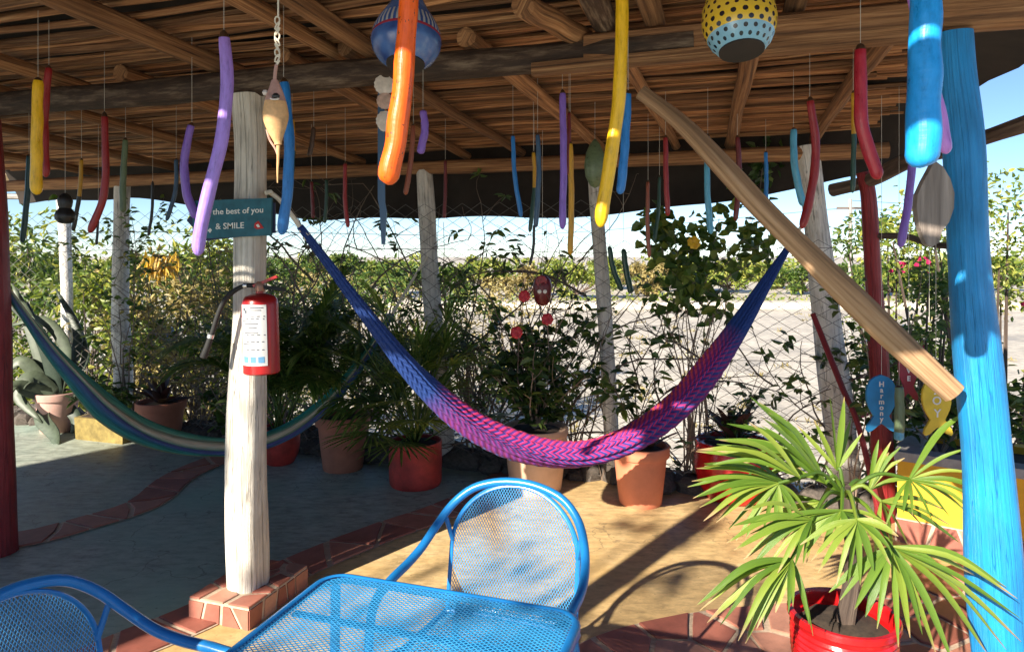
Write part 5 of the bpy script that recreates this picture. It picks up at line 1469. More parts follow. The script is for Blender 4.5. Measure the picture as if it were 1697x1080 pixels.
for i in range(3):
    lp_ = thing('leafy_plant', ['low dark plant at the agave end of the stone trough', 'low dark plant in the middle of the stone trough', 'low dark plant at the terracotta pot end of the stone trough'][i], 'plant', Vector((b.x - 0.16 + 0.16 * i, b.y + 0.12 - 0.05 * i, 0.19)), 'plants in the yellow stone trough')
    stems_foliage(lp_, WLOC[lp_.name], 7, 0.34, 0.9, 'leaf_dark', 0.10, 0.045, 16, seed=60 + i, stem_r=0.004)
p1, c, r = pot('brown terracotta pot with dark bronze leaves beside the yellow stone trough', 'flower_pot', 252, 742, 80, 72, 'terracotta', 'flower')
pl1 = thing('bronze_plant', 'dark bronze leaved plant in the brown pot beside the stone trough', 'plant', c)
rosette(pl1, c, 20, 0.36, 0.085, 'leaf_purple', spread=(5, 70), seed=2)
pg_ = gp(345, 752); gpl = thing('leafy_plant', 'clump of broad green leaves on the floor behind the striped hammock', 'plant', pg_ + Vector((0, 0.35, 0)))
rosette(gpl, WLOC[gpl.name], 22, 0.55, 0.085, 'leaf_mid', spread=(8, 70), seed=3, droop=0.4)
stems_foliage(gpl, WLOC[gpl.name], 8, 0.55, 0.8, 'leaf_dark', 0.12, 0.05, 24, seed=4)
p2, c, r = pot('round red pot half hidden behind the white post', 'flower_pot', 456, 774, 66, 62, 'red_pot', 'bowl')
pa = thing('feather_palm', 'tall feathery palm in the round red pot behind the white post', 'palm', c)
for i in range(22):
    palm_frond(pa, c + Vector((random.uniform(-0.04, 0.04), random.uniform(-0.04, 0.04), -0.02)), i * 2.4 + random.uniform(-0.3, 0.3), R(random.uniform(58, 86)), random.uniform(1.3, 2.0), random.uniform(0.30, 0.6), 'leaf_palm', 34, 0.36, 0.0155, seed=i)
p3, c, r = pot('brown terracotta pot standing next to the round red pot', 'flower_pot', 560, 786, 92, 92, 'terracotta', 'flower')
pa2 = thing('feather_palm', 'thin feathery palm in the brown pot next to the round red pot', 'palm', c)
for i in range(10):
    palm_frond(pa2, c + Vector((random.uniform(-0.06, 0.06), random.uniform(-0.05, 0.05), -0.02)), i * 2.4 + 1.0, R(random.uniform(45, 82)), random.uniform(0.9, 1.45), random.uniform(0.3, 0.6), 'leaf_palm', 28, 0.32, 0.014, seed=40 + i)
p4, c, r = pot('weathered red drum pot holding the bushy dark palm', 'flower_pot', 684, 812, 90, 74, 'red_pot', 'drum')
pa3 = thing('bushy_palm', 'bushy dark green palm with spiky leaves in the red drum pot', 'palm', c)
def fan_frond(parent, hub, petiole_from, az, el, n, L, w, mat, seed=0, arc=200, name='frond', droop=0.35):
    rr = random.Random(seed); mb = MB()
    mb.tube(smooth_path([petiole_from, (Vector(petiole_from) + Vector(hub)) / 2 + Vector((0, 0, 0.04)), hub], 8), 0.005, 5)
    d = Vector((math.cos(az) * math.cos(el), math.sin(az) * math.cos(el), math.sin(el))); s = d.cross(Vector((0, 0, 1))).normalized()
    for i in range(n):
        a = R(-arc / 2 + arc * i / (n - 1)) + rr.uniform(-0.05, 0.05)
        dd_ = (d * math.cos(a) + s * math.sin(a)).normalized(); l = L * rr.uniform(0.8, 1.1) * (1 - 0.2 * abs(a) / 2)
        q = [Vector(hub) + dd_ * l * t + Vector((0, 0, -1)) * droop * l * t * t for t in (0, 0.3, 0.6, 0.85, 1)]
        strip(mb, q, lambda t: w * (0.25 + 1.9 * t - 2.1 * t * t) if t < 0.98 else 0.0006, 0.3)
    return set_rnd(mb.build(name, mat, parent, angle=180))
for i in range(40):
    az = i * 2.4; el = R(random.uniform(-5, 82)); l = random.uniform(0.28, 0.80)
    hub = c + Vector((math.cos(az) * math.cos(el) * 0.75, math.sin(az) * math.cos(el) * 0.5, math.sin(el) + 0.25)) * l
    fan_frond(pa3, hub, c - Vector((0, 0, 0.02)), az, el * 0.8 + 0.1, 20, 0.38, 0.0135, 'leaf_palm', seed=i, droop=0.18)
p5, c, r = pot('tall pale beige pot behind the rounded back of the mesh chair', 'flower_pot', 889, 824, 112, 108, 'beige_pot', 'tall')
hib = thing('hibiscus_shrub', 'leggy hibiscus with red flowers growing from the tall beige pot', 'shrub', c)
stems_foliage(hib, c, 14, 0.85, 0.95, 'leaf_dark', 0.085, 0.06, 34, seed=21, stem_r=0.008)
stems_foliage(hib, c, 5, 1.3, 0.6, 'leaf_mid', 0.075, 0.05, 9, seed=25, stem_r=0.007, bare=0.4)
stems_foliage(hib, c, 9, 0.35, 1.0, 'leaf_dark', 0.09, 0.05, 24, seed=24, stem_r=0.004)
for i, (x, y, dY) in enumerate(((856, 551, -0.22), (907, 529, -0.1), (869, 491, -0.1))):
    q = px(x, y, c.y + dY)
    flower(hib, q, 0.038, 'petal_red', seed=i, face=(random.uniform(-0.3, 0.3), -1, 0.1))
    MB().tube(smooth_path([c + Vector((0.02 * i, 0, 0)), c.lerp(q, 0.5) + Vector((0.05, 0, 0)), q + Vector((0, 0.01, 0))], 10), 0.004, 5).build('stem', 'twig', hib)
p6, c, r = pot('smooth salmon orange pot with a thick rim', 'flower_pot', 1068, 846, 99, 100, 'salmon', 'flower')
pl2 = thing('bronze_plant', 'sparse purple bronze leaved plant in the salmon pot', 'plant', c)
rosette(pl2, c + Vector((0.06, 0, 0)), 10, 0.30, 0.05, 'leaf_purple', spread=(10, 60), seed=6)
stems_foliage(pl2, c, 5, 0.75, 0.5, 'leaf_dark', 0.10, 0.045, 16, seed=22, stem_r=0.005)
p7, c, r = pot('wide glossy red bowl pot behind the fan palm', 'flower_pot', 1232, 842, 134, 100, 'red_gloss', 'bowl')
pl3 = thing('bronze_plant', 'dark purple bromeliad like plant in the wide red bowl pot', 'plant', c)
rosette(pl3, c, 26, 0.42, 0.085, 'leaf_purple', spread=(8, 68), seed=7, droop=0.3)
stems_foliage(pl3, c, 5, 0.28, 1.2, 'leaf_dark', 0.06, 0.035, 18, seed=23, stem_r=0.003)

# ------------------------------------------------------------------ fan palm in the glossy ribbed pot
FB = Vector((1.165, 2.30, 0))
fp_, c, r = pot('glossy red ribbed pot holding the bright green fan palm', 'flower_pot', 1430, 1220, 184, 172, 'red_gloss', 'ribbed')
FY = c.y
fan = thing('fan_palm', 'bright green fan palm with split leaves in the glossy red ribbed pot', 'palm', c)
crown = px(1398, 806, FY)
MB().tube(smooth_path([c - Vector((0, 0, 0.02)), px(1415, 930, FY), px(1405, 860, FY), crown], 16), lambda k: 0.034 - 0.010 * k, 10, lump=0.15).build('trunk', 'branch', fan)
def frond(hubpx, dY, tips, n, w, seed, tipY=0.0, bow=0.05, lift=0.03, wl=None):
    """hub and leaflet tips from the photo, spread in depth around the crown"""
    rr = random.Random(seed); hub = px(hubpx[0], hubpx[1], FY + dY)
    mb = MB().tube(smooth_path([crown + Vector((0, 0, -0.03)), crown.lerp(hub, 0.5) + Vector((0, 0, 0.03)), hub], 8), lambda k: 0.0085 - 0.003 * k, 6)
    o = mb.build('frond', 'fan', fan)
    m = len(tips)
    for i in range(n):
        f = i / (n - 1) * (m - 1); j = min(int(f), m - 2); u = f - j
        x = tips[j][0] * (1 - u) + tips[j + 1][0] * u + rr.uniform(-6, 6); y = tips[j][1] * (1 - u) + tips[j + 1][1] * u + rr.uniform(-6, 6)
        dy = dY + tipY + bow * math.sin(f * 2.1 + seed) + rr.uniform(-0.04, 0.04)
        tip = px(x, y, FY + dy)
        L = (tip - hub).length
        # sections between given tips are pulled out to the chord of a fan
        mid = hub.lerp(tip, 0.5) + Vector((0, 0, lift * L / 0.3 * rr.uniform(0.5, 1.3)))
        path = smooth_path([hub, mid, tip], 9)
        ww = w * rr.uniform(0.52, 0.92)
        lb_ = MB(); strip(lb_, path, lambda k: ww * (0.22 + 2.3 * k - 2.45 * k * k) if k < 0.99 else 0.0008, 0.35, up=(rr.uniform(-0.3, 0.3), -0.75, 0.75))
        lb_.build('leaflet', 'fan', o, angle=180)
frond((1387, 778), 0.02, [(1325, 700), (1352, 690), (1385, 645), (1408, 690), (1432, 720)], 6, 0.017, 1, lift=0.0, bow=0.06)
frond((1368, 800), -0.05, [(1238, 652), (1280, 690), (1215, 700), (1155, 742)], 8, 0.021, 2, tipY=-0.05)
frond((1300, 800), 0.02, [(1195, 752), (1150, 776), (1142, 812), (1150, 828), (1165, 858), (1205, 880)], 11, 0.017, 3, tipY=-0.08)
frond((1325, 790), -0.12, [(1170, 770), (1200, 735), (1150, 742), (1240, 700)], 6, 0.019, 13, tipY=-0.02)
frond((1290, 800), 0.0, [(1190, 870), (1230, 905), (1265, 880), (1293, 905), (1320, 880), (1345, 850)], 9, 0.014, 4, tipY=-0.03)
frond((1312, 925), -0.25, [(1165, 990), (1158, 1012), (1185, 1035), (1232, 1066), (1262, 1040), (1292, 1010), (1322, 1010), (1352, 1050)], 14, 0.018, 5, tipY=-0.06)
frond((1395, 845), -0.2, [(1240, 880), (1300, 905), (1345, 920), (1400, 905), (1432, 885), (1470, 870)], 12, 0.020, 6, tipY=-0.05)
frond((1478, 905), -0.28, [(1376, 985), (1412, 1000), (1440, 1030), (1490, 1075), (1520, 1040), (1562, 1110), (1640, 1080), (1690, 1060), (1700, 1005), (1660, 960), (1555, 930)], 18, 0.022, 7, tipY=-0.06)
frond((1507, 793), 0.0, [(1470, 868), (1502, 845), (1552, 862), (1600, 845), (1645, 880), (1680, 842), (1610, 770), (1606, 682)], 12, 0.016, 8, tipY=-0.10)
frond((1440, 812), 0.12, [(1500, 760), (1480, 735), (1450, 720), (1520, 800)], 6, 0.018, 9)
frond((1460, 830), -0.05, [(1590, 900), (1560, 850), (1500, 900), (1450, 940)], 7, 0.018, 10, tipY=0.05)
frond((1360, 830), 0.2, [(1270, 830), (1250, 870), (1300, 900), (1330, 930)], 7, 0.017, 11, tipY=0.08)

frond((1420, 860), -0.32, [(1330, 900), (1350, 950), (1395, 975), (1440, 960), (1475, 930), (1490, 890)], 10, 0.019, 21, tipY=-0.06)
frond((1345, 860), -0.22, [(1225, 850), (1200, 900), (1235, 930), (1290, 945), (1330, 935)], 10, 0.017, 22, tipY=-0.06)
frond((1340, 770), 0.1, [(1300, 690), (1262, 700), (1235, 730), (1225, 765), (1240, 800)], 9, 0.017, 24, tipY=0.05)

# ------------------------------------------------------------------ yellow planter wall
pA = gp(1487, 895); pB = Vector((2.66, 3.52, 0)); dW = (pB - pA); dW.z = 0; dW.normalize(); nW = Vector((-dW.y, dW.x, 0))
if nW.y < 0: nW = -nW
yl = thing('planter_box', 'yellow painted masonry planter box with grey cement edge behind the blue post', 'planter', pA)
LW = 1.6; HW = 0.50
def wp(a, b): return ((pA + dW * a + nW * b).x, (pA + dW * a + nW * b).y)
def wall_part(a0, a1, b0, b1, z0, z1, name, mat): MB().prism(ccw([wp(a0, b0), wp(a1, b0), wp(a1, b1), wp(a0, b1)]), z0, z1, bev=0.004).build(name, mat, yl, smooth=False)
wall_part(0, LW, 0, 0.09, 0.13, HW - 0.05, 'front_wall', 'yellow_wall')
wall_part(0.003, 0.09, 0.092, 0.7, 0.13, HW - 0.05, 'side_wall', 'yellow_wall')
wall_part(0.003, LW, 0.70, 0.79, 0.0, HW - 0.05, 'back_wall', 'yellow_wall')
wall_part(-0.015, LW, -0.015, 0.105, HW - 0.05, HW, 'edge', 'cement')
wall_part(-0.015, 0.105, 0.108, 0.8, HW - 0.05, HW - 0.002, 'edge', 'cement')
wall_part(-0.01, LW, -0.012, 0.7, -0.003, 0.13, 'plinth', 'grout')
rr = random.Random(17)
for poly in crazy(LW, 0.125, 0.13, rr, 0.007):
    MB().prism(poly, 0, 0.006, xf=lambda p: pA + dW * p.x - nW * (0.011 + p.z) + Vector((0, 0, p.y))).build('tile', 'tile', yl, smooth=False)
wall_part(0.09, LW, 0.09, 0.70, 0.13, HW - 0.09, 'soil', 'soil')
for i, (a, b_) in enumerate(((0.18, 0.3), (0.5, 0.4), (0.85, 0.3), (1.2, 0.45))):
    q = pA + dW * a + nW * b_ + Vector((0, 0, HW - 0.09))
    o = thing('planter_shrub', ['low dark leafy shrub in the planter corner by the slim red post', 'dark leafy shrub in the planter behind the yellow fish sign', 'dark leafy shrub in the planter hidden partly by the blue post', 'taller leafy shrub at the far end of the yellow planter'][i], 'shrub', q, 'shrubs in the yellow planter box')
    stems_foliage(o, q, 8, 0.5 + 0.08 * i, 0.8, 'leaf_dark', 0.075, 0.035, 30, seed=70 + i)

# ------------------------------------------------------------------ climbing plants on the fence
def vine(label, name, s, t, h, n, mat, leafL, leafW, per, seed, spread=0.8, z0=0.0, bare=0.3, stem_r=0.006, lean=(0, 0), group=None):
    b = st(s, t, z0); o = thing(name, label, 'vine', b, group)
    stems_foliage(o, b, n, h, spread, mat, leafL, leafW, per, seed, bare=bare, stem_r=stem_r, lean=lean)
    return o
vine('tangled brown vine with few leaves on the fence behind the hanging hammock rope', 'climbing_vine', -0.9, 2.36, 2.0, 16, 'leaf_mid', 0.07, 0.035, 12, 101, 0.6, bare=0.3, stem_r=0.008)
vine('grey stemmed vine with drooping leaves beside the fence post of the red pot', 'climbing_vine', 0.25, 2.40, 1.95, 14, 'leaf_mid', 0.11, 0.03, 10, 102, 0.6, bare=0.35, stem_r=0.008)
vine('tangled twiggy vine on the fence between the beige and salmon pots', 'climbing_vine', 0.95, 2.34, 1.45, 14, 'leaf_mid', 0.075, 0.035, 10, 103, 0.8, bare=0.35)
vine('thin bare vine on the fence between the salmon pot and red bowl pot', 'climbing_vine', 1.85, 2.34, 1.3, 11, 'leaf_dark', 0.075, 0.026, 11, 104, 0.7, bare=0.4, stem_r=0.005)
vine('leafy vine rooted behind the terracotta pot by the feathery palm', 'climbing_vine', -1.9, 2.40, 1.8, 14, 'leaf_mid', 0.075, 0.035, 26, 105, 0.6)
vine('leafy vine climbing round the flaking white fence post', 'climbing_vine', -3.05, 2.20, 2.15, 9, 'leaf_mid', 0.075, 0.042, 40, 106, 0.25, bare=0.1)
vine('twiggy vine with sparse leaves between the feathery palm and flaking post', 'climbing_vine', -2.45, 2.42, 1.9, 12, 'leaf_dry', 0.07, 0.035, 26, 107, 0.5)
# round leaved climber on the fence under the brace
cl = thing('round_leaf_climber', 'green climber with rounded leaves and a yellow flower over the top of the fence', 'vine', st(1.85, 2.30, 0))
mb = MB(); P_ = []; rr = random.Random(5)
for i in range(16):
    q = [st(1.85 + rr.uniform(-0.1, 0.1), 2.3, 0.0), px(1150 + rr.uniform(-20, 20), 640, 4.66), px(1155 + rr.uniform(-50, 50), 520, 4.66), px(1180 + rr.uniform(-100, 95), rr.uniform(360, 470), 4.62 + rr.uniform(-0.15, 0.2))]
    q = smooth_path(q, 12); mb.tube(q, lambda k: 0.006 * (1.1 - 0.8 * k), 5)
mb.build('stem', 'twig', cl)
n = 560; C_ = np.array([(1130, 470, 42), (1180, 410, 62), (1215, 380, 52), (1105, 400, 30), (1160, 490, 40), (1255, 410, 36), (1090, 370, 22), (1130, 430, 40)])
ch = RNG.integers(0, len(C_), n); ax = C_[ch, 0] + RNG.normal(size=n) * C_[ch, 2] * 0.6; ay = C_[ch, 1] + RNG.normal(size=n) * C_[ch, 2] * 0.55
dy = 4.6 + RNG.uniform(-0.2, 0.25, n)
Pn = np.array([tuple(px(a, b, d)) for a, b, d in zip(ax, ay, dy)])
leaf_object('foliage', Pn, rand_dirs(n, -0.2), rand_dirs(n, 1.5) + np.array([0, -0.8, 0]), RNG.uniform(0.045, 0.10, n), RNG.uniform(0.04, 0.085, n), 'leaf_mid', cl, 0.2, 'stuff')
flower(cl, px(1150, 402, 4.42), 0.04, 'petal_yellow', seed=9)
cl2 = thing('round_leaf_climber', 'dark leafy shoots climbing the stout whitewashed fence post', 'vine', st(2.78, 2.14, 0))
stems_foliage(cl2, st(2.78, 2.12, 0), 4, 1.55, 0.15, 'leaf_dark', 0.085, 0.05, 30, 31, stem_r=0.005)
cl3 = thing('round_leaf_climber', 'small leafy shoot hanging under the dark roof edge', 'vine', px(1262, 258, 4.85))
n = 70; Pn = np.array([tuple(px(1262 + a, 285 + b, 4.75)) for a, b in zip(RNG.normal(size=n) * 14, RNG.normal(size=n) * 26)])
MB().tube(smooth_path([px(1275, 225, 4.85), px(1265, 270, 4.75), px(1258, 330, 4.72)], 8), 0.004, 5).build('stem', 'twig', cl3)
leaf_object('foliage', Pn, rand_dirs(n, -0.2), rand_dirs(n, 1.0), RNG.uniform(0.04, 0.08, n), RNG.uniform(0.03, 0.055, n), 'leaf_dark', cl3, 0.2, 'stuff')

# ------------------------------------------------------------------ background vegetation
def shrub(label, name, base, h, rx, ry, n, leafL, leafW, mat, seed, crown_z=0.30, cat='shrub', trunk=0.05, clumps=14, group=None, flowers=None, nst=7, part='foliage'):
    """tapered trunk with limbs to each leaf clump; base on the ground"""
    global RNG
    base = Vector(base); rr = random.Random(seed); g_ = np.random.default_rng(seed)
    o = thing(name, label, cat, base, group)
    cs = []
    for i in range(clumps):
        a = rr.uniform(0, 6.28); q = rr.random() ** 0.5
        zz = crown_z + (1 - crown_z) * rr.random() ** 0.8
        env = math.sin(PI * min(0.97, max(0.12, 0.18 + 0.72 * (zz - crown_z) / (1 - crown_z)))) ** 0.6
        cs.append((base.x + rx * q * env * math.cos(a), base.y + ry * q * env * math.sin(a), base.z + h * zz * 0.94, rr.uniform(0.22, 0.42) * min(rx, h * 0.4)))
    mb = MB()
    fork = base + Vector((rr.uniform(-0.1, 0.1), 0, h * crown_z * 0.8))
    mb.tube(smooth_path([base - Vector((0, 0, 0.1)), base.lerp(fork, 0.5) + Vector((rr.uniform(-0.06, 0.06), 0, 0)), fork], 6), lambda k: trunk * (1.2 - 0.5 * k), 7, lump=0.1)
    for c in cs:
        e = Vector(c[:3]); m = fork.lerp(e, 0.5) + Vector((rr.uniform(-0.1, 0.1) * rx, 0, -0.06 * h))
        mb.tube(smooth_path([fork, m, e], 7), lambda k: trunk * 0.55 * (1 - 0.85 * k) + 0.003, 5)
    mb.build('trunk', 'branch', o)
    C_ = np.array(cs); ch = g_.integers(0, clumps, n)
    off = g_.normal(size=(n, 3)); off /= np.linalg.norm(off, axis=1, keepdims=True)
    off *= (g_.random((n, 1)) ** 0.45) * C_[ch, 3:4] * np.array([[1.15, 1.15, 0.8]])
    P_ = C_[ch, :3] + off
    P_ += g_.normal(size=(n, 3)) * 0.04 * rx
    D_ = off / np.maximum(np.linalg.norm(off, axis=1, keepdims=True), 1e-6) + g_.normal(size=(n, 3)) * 0.7
    nn_ = g_.normal(size=(n, 3)); nn_[:, 2] += 1.0
    leaf_object(part, P_, D_, nn_, leafL * g_.uniform(0.6, 1.25, n), leafW * g_.uniform(0.7, 1.2, n), mat, o, 0.25, 'stuff')
    if flowers:
        nf, fm, fs_ = flowers
        ch = g_.integers(0, clumps, nf); off = g_.normal(size=(nf, 3)); off /= np.linalg.norm(off, axis=1, keepdims=True); off[:, 1] = -abs(off[:, 1])
        cen = C_[ch, :3] + off * C_[ch, 3:4] * 1.0
        cen = np.repeat(cen, 9, axis=0) + g_.normal(size=(nf * 9, 3)) * fs_
        leaf_object('blossom', cen, g_.normal(size=cen.shape), g_.normal(size=cen.shape) + np.array([0, -1, 0.3]), fs_ * 1.2, fs_ * 1.0, fm, o, 0.1, 'stuff')
    return o
def bgp(x, Y, z=GZ):
    return Vector(((x - CX) * Y / F, Y, z))
def bh(ytop, Y): return EYE - (ytop - HY) * Y / F - GZ
# sunny shrubs beyond the fence on the striped hammock side
SH = [(-40, 10.5, 335, 1.5, 'leaf_mid', 'dense green shrub beyond the fence behind the agave'),
      (70, 12.5, 345, 1.7, 'leaf_lime', 'bright yellow green shrub beyond the fence near the white distant post'),
      (150, 9.8, 440, 1.2, 'leaf_lime', 'low lime green shrub beyond the fence below the long deep red pod'),
      (225, 13.0, 400, 1.6, 'leaf_mid', 'mid green shrub beyond the fence behind the flaking post'),
      (285, 10.6, 420, 1.1, 'leaf_dry', 'golden dry shrub beyond the fence under the lettered sign'),
      (360, 12.2, 385, 1.5, 'leaf_lime', 'tall lime green shrub beyond the fence behind the white post'),
      (455, 14.0, 400, 1.5, 'leaf_mid', 'green shrub beyond the fence under the start of the pink hammock')]
for i, (x, Y, yt, rx, mt, lab) in enumerate(SH):
    shrub(lab, 'garden_shrub', bgp(x, Y), bh(yt, Y), rx, rx, 2300, 0.15, 0.062, mt, 200 + i, 0.22, clumps=20, group='shrubs beyond the fence')
SH2 = [(540, 17, 410, 1.7, 'leaf_dry', 'straw coloured twiggy shrub beyond the fence behind the pink hammock rope'),
       (610, 15, 395, 1.4, 'leaf_mid', 'loose green shrub beyond the fence beside the leaning dark twig'),
       (665, 19, 425, 1.6, 'leaf_dry', 'straw coloured shrub beyond the fence by the red pot post'),
       (775, 17, 430, 1.3, 'leaf_mid', 'loose green shrub beyond the fence past the red pot post'),
       (830, 22, 440, 1.6, 'leaf_dry', 'low dry brown shrub in the sandy lot')]
for i, (x, Y, yt, rx, mt, lab) in enumerate(SH2):
    shrub(lab, 'garden_shrub', bgp(x, Y), bh(yt + 26, Y), rx * 0.85, rx, 800, 0.17, 0.075, mt, 230 + i, 0.25, clumps=18, group='shrubs beyond the fence')
# golden dead palm leaves
gl = thing('dead_leaf_bunch', 'bunch of golden dried leaves hanging in the shrubs under the lettered sign', 'dried leaves', bgp(268, 9.2, 1.0))
n = 60; Pn = np.array([tuple(px(262 + a, 428 + b, 9.2)) for a, b in zip(RNG.normal(size=n) * 14, RNG.normal(size=n) * 7)])
leaf_object('foliage', Pn, np.tile([[0.0, 0.0, -1.0]], (n, 1)) + RNG.normal(size=(n, 3)) * 0.3, rand_dirs(n, 0), 0.26, 0.05, 'leaf_gold', gl, 0.1, 'stuff')
MB().tube(smooth_path([px(300, 470, 9.3), px(285, 430, 9.25), px(262, 424, 9.2)], 6), 0.012, 5).build('stem', 'branch', gl)
# flowering shrub behind the blue post
shrub('tall flowering shrub with magenta blooms behind the blue post', 'flowering_shrub', bgp(1655, 6.6), bh(215, 6.6), 1.2, 1.0, 5200, 0.075, 0.034, 'leaf_lime', 301, 0.30, clumps=26, flowers=(16, 'petal_pink', 0.045), trunk=0.06)
shrub('flowering shrub with magenta blooms between the slim red post and the blue post', 'flowering_shrub', bgp(1515, 5.9), bh(400, 5.9), 0.50, 0.5, 2100, 0.070, 0.032, 'leaf_mid', 302, 0.40, clumps=20, flowers=(8, 'petal_pink', 0.04), trunk=0.045)
shrub('light leafy shrub top showing above the roof branch behind the slim red post', 'flowering_shrub', bgp(1470, 7.6), bh(318, 7.6), 0.6, 0.6, 1000, 0.085, 0.036, 'leaf_mid', 303, 0.60, clumps=10, trunk=0.04)
# far tree line
TL = [(560, 46, 398, 'leaf_mid'), (640, 52, 408, 'leaf_lime'), (735, 44, 412, 'leaf_mid'), (800, 58, 402, 'leaf_lime'), (868, 50, 418, 'leaf_dry'), (955, 47, 414, 'leaf_lime'), (1010, 60, 405, 'leaf_lime'), (1075, 50, 412, 'leaf_dry'),
      (1130, 56, 400, 'leaf_lime'), (1205, 54, 408, 'leaf_lime'), (1275, 60, 412, 'leaf_lime'), (1330, 52, 416, 'leaf_mid'), (1415, 58, 408, 'leaf_mid'), (1480, 50, 412, 'leaf_lime'), (1560, 62, 398, 'leaf_mid'), (1660, 56, 402, 'leaf_mid'),
      (480, 60, 396, 'leaf_mid'), (390, 52, 400, 'leaf_mid'), (300, 58, 398, 'leaf_mid'), (120, 52, 392, 'leaf_mid'), (20, 60, 390, 'leaf_mid'), (210, 64, 396, 'leaf_lime')]
TLAB = {'leaf_mid': 'distant mid green tree in the tree line past the sandy lot', 'leaf_lime': 'distant yellow green tree in the tree line past the sandy lot', 'leaf_dry': 'distant straw coloured tree in the tree line past the sandy lot'}
for i, (x, Y, yt, mt) in enumerate(TL):
    shrub(TLAB[mt], 'distant_tree', bgp(x, Y * 1.5), bh(yt + 26, Y * 1.5), 3.4 + (i % 3) * 0.7, 2.2, 2000, 0.50, 0.26, mt, 400 + i, 0.16, cat='tree', clumps=18, trunk=0.14, group='trees past the sandy lot', part='crown')
# rough scrub in front of the tree line and a further belt behind it
for k, (Y0, Y1, n, mt, lo, hi, nm, lab) in enumerate(((62, 68, 5200, 'leaf_lime', 0.0, 1.3, 'scrub', 'low green scrub along the far edge of the sandy lot'), (112, 130, 5600, 'leaf_lime', 0.0, 4.6, 'far_wood', 'belt of far off trees reading as one green mass'))):
    n = 2600 if k == 0 else 11000
    o = thing(nm, lab, 'scrub' if k == 0 else 'wood', bgp(850, (Y0 + Y1) / 2)); o['kind'] = 'stuff'
    xs = RNG.uniform(-1.0, 1.0, n) * Y1 * 0.95; ys = RNG.uniform(Y0, Y1, n)
    top = lo + (hi - lo) * (0.55 + 0.25 * np.sin(xs * 0.9 / (1 + 2 * k)) + 0.2 * np.sin(xs * 2.3 / (1 + 2 * k) + 1))
    Pn = np.stack([xs, ys, GZ + RNG.random(n) * top], axis=1)
    leaf_object('foliage', Pn, rand_dirs(n, 0.3), rand_dirs(n, 1.0), 0.40 + 0.5 * k, 0.20 + 0.3 * k, mt, o, 0.2, 'stuff')
# low cream wall along the far side of the lot and a plain house
lw_ = thing('boundary_wall', 'long low cream wall on the far side of the sandy lot', 'wall', bgp(1000, 58))
MB().box(bgp(1100, 58) + Vector((0, 0, 0.25)), (72, 0.25, 0.6)).build('wall', 'plaster', lw_, smooth=False)
MB().box(bgp(1100, 58) + Vector((0, 0, 0.60)), (72.1, 0.35, 0.10)).build('coping', 'cement', lw_, smooth=False)
# utility pole with cables
up_ = thing('utility_pole', 'thin pale utility pole with cables beyond the lot', 'pole', bgp(1409, 34))
MB().tube([bgp(1409, 34), px(1409, 330, 34)], 0.09, 8).build('shaft', 'cement', up_)
MB().box(px(1409, 345, 34), (1.3, 0.1, 0.1)).build('crossarm', 'branch', up_, smooth=False)
for dz in (0, 0.35):
    MB().tube([px(1409, 344, 34) + Vector((0, 0, dz)), px(1700, 362, 32) + Vector((0, 0, dz)), px(2300, 344, 34) + Vector((0, 0, dz))], 0.012, 4).build('cable', 'rubber', up_)
MB().tube(smooth_path([px(1409, 344, 34), px(900, 388, 36), px(350, 384, 24), px(-200, 392, 20)], 20), 0.012, 4).build('cable', 'rubber', up_)
# neighbour's canopy with its white post
cn = thing('shade_canopy', 'cream shade canopy on a white post beyond the fence by the dark red post', 'canopy', bgp(110, 9.4, GZ))
MB().tube([bgp(112, 9.4), px(111, 480, 9.4), px(107, 372, 9.4), px(104, 330, 9.4)], 0.078, 10, lump=0.06).build('post', 'limed_post', cn)
q = [px(-70, 284, 9.0), px(165, 300, 9.0), px(158, 318, 10.2), px(-70, 314, 10.2)]
MB().add(q + [p + Vector((0, 0, 0.03)) for p in q], [(3, 2, 1, 0), (4, 5, 6, 7), (0, 1, 5, 4), (1, 2, 6, 5), (2, 3, 7, 6), (3, 0, 4, 7)]).build('sheet', 'canopy', cn, smooth=False)
MB().tube([px(-70, 325, 9.4), px(170, 327, 9.4)], 0.04, 8).build('beam', 'cement', cn)
MB().tube([px(95, 316, 9.2), px(165, 309, 9.0)], 0.035, 8).build('beam', 'driftwood', cn)
MB().tube([px(-75, 480, 10.0), px(-75, 315, 10.0)], 0.07, 8).build('post', 'limed_post', cn)
MB().tube([bgp(-75, 10.0), px(-75, 480, 10.0)], 0.07, 8).build('post', 'limed_post', cn)
# blue tub in the yard
bt_ = thing('plastic_tub', 'blue plastic tub standing on a white bench in the yard beyond the fence', 'tub', px(262, 580, 12.5))
MB().lathe([(0, 0), (0.27, 0), (0.30, 0.02), (0.36, 0.34), (0.38, 0.35), (0.38, 0.38), (0.35, 0.38), (0.28, 0.05), (0, 0.04)], px(262, 580, 12.5), 24).build('tub_body', 'blue_tub', bt_)
wb_ = thing('white_bench', 'white bench in the yard carrying the blue tub', 'bench', bgp(250, 12.5))
pz = px(262, 580, 12.5)
MB().box(pz + Vector((-0.15, 0, -0.035)), (1.5, 0.7, 0.07)).build('seat', 'limed_post', wb_, smooth=False)
for a in (-0.75, 0.45):
    for b_ in (-0.25, 0.25):
        hz = pz.z - 0.06 - GZ
        MB().box(Vector((pz.x + a, pz.y + b_, GZ + hz / 2)), (0.09, 0.09, hz)).build('leg', 'limed_post', wb_, smooth=False)

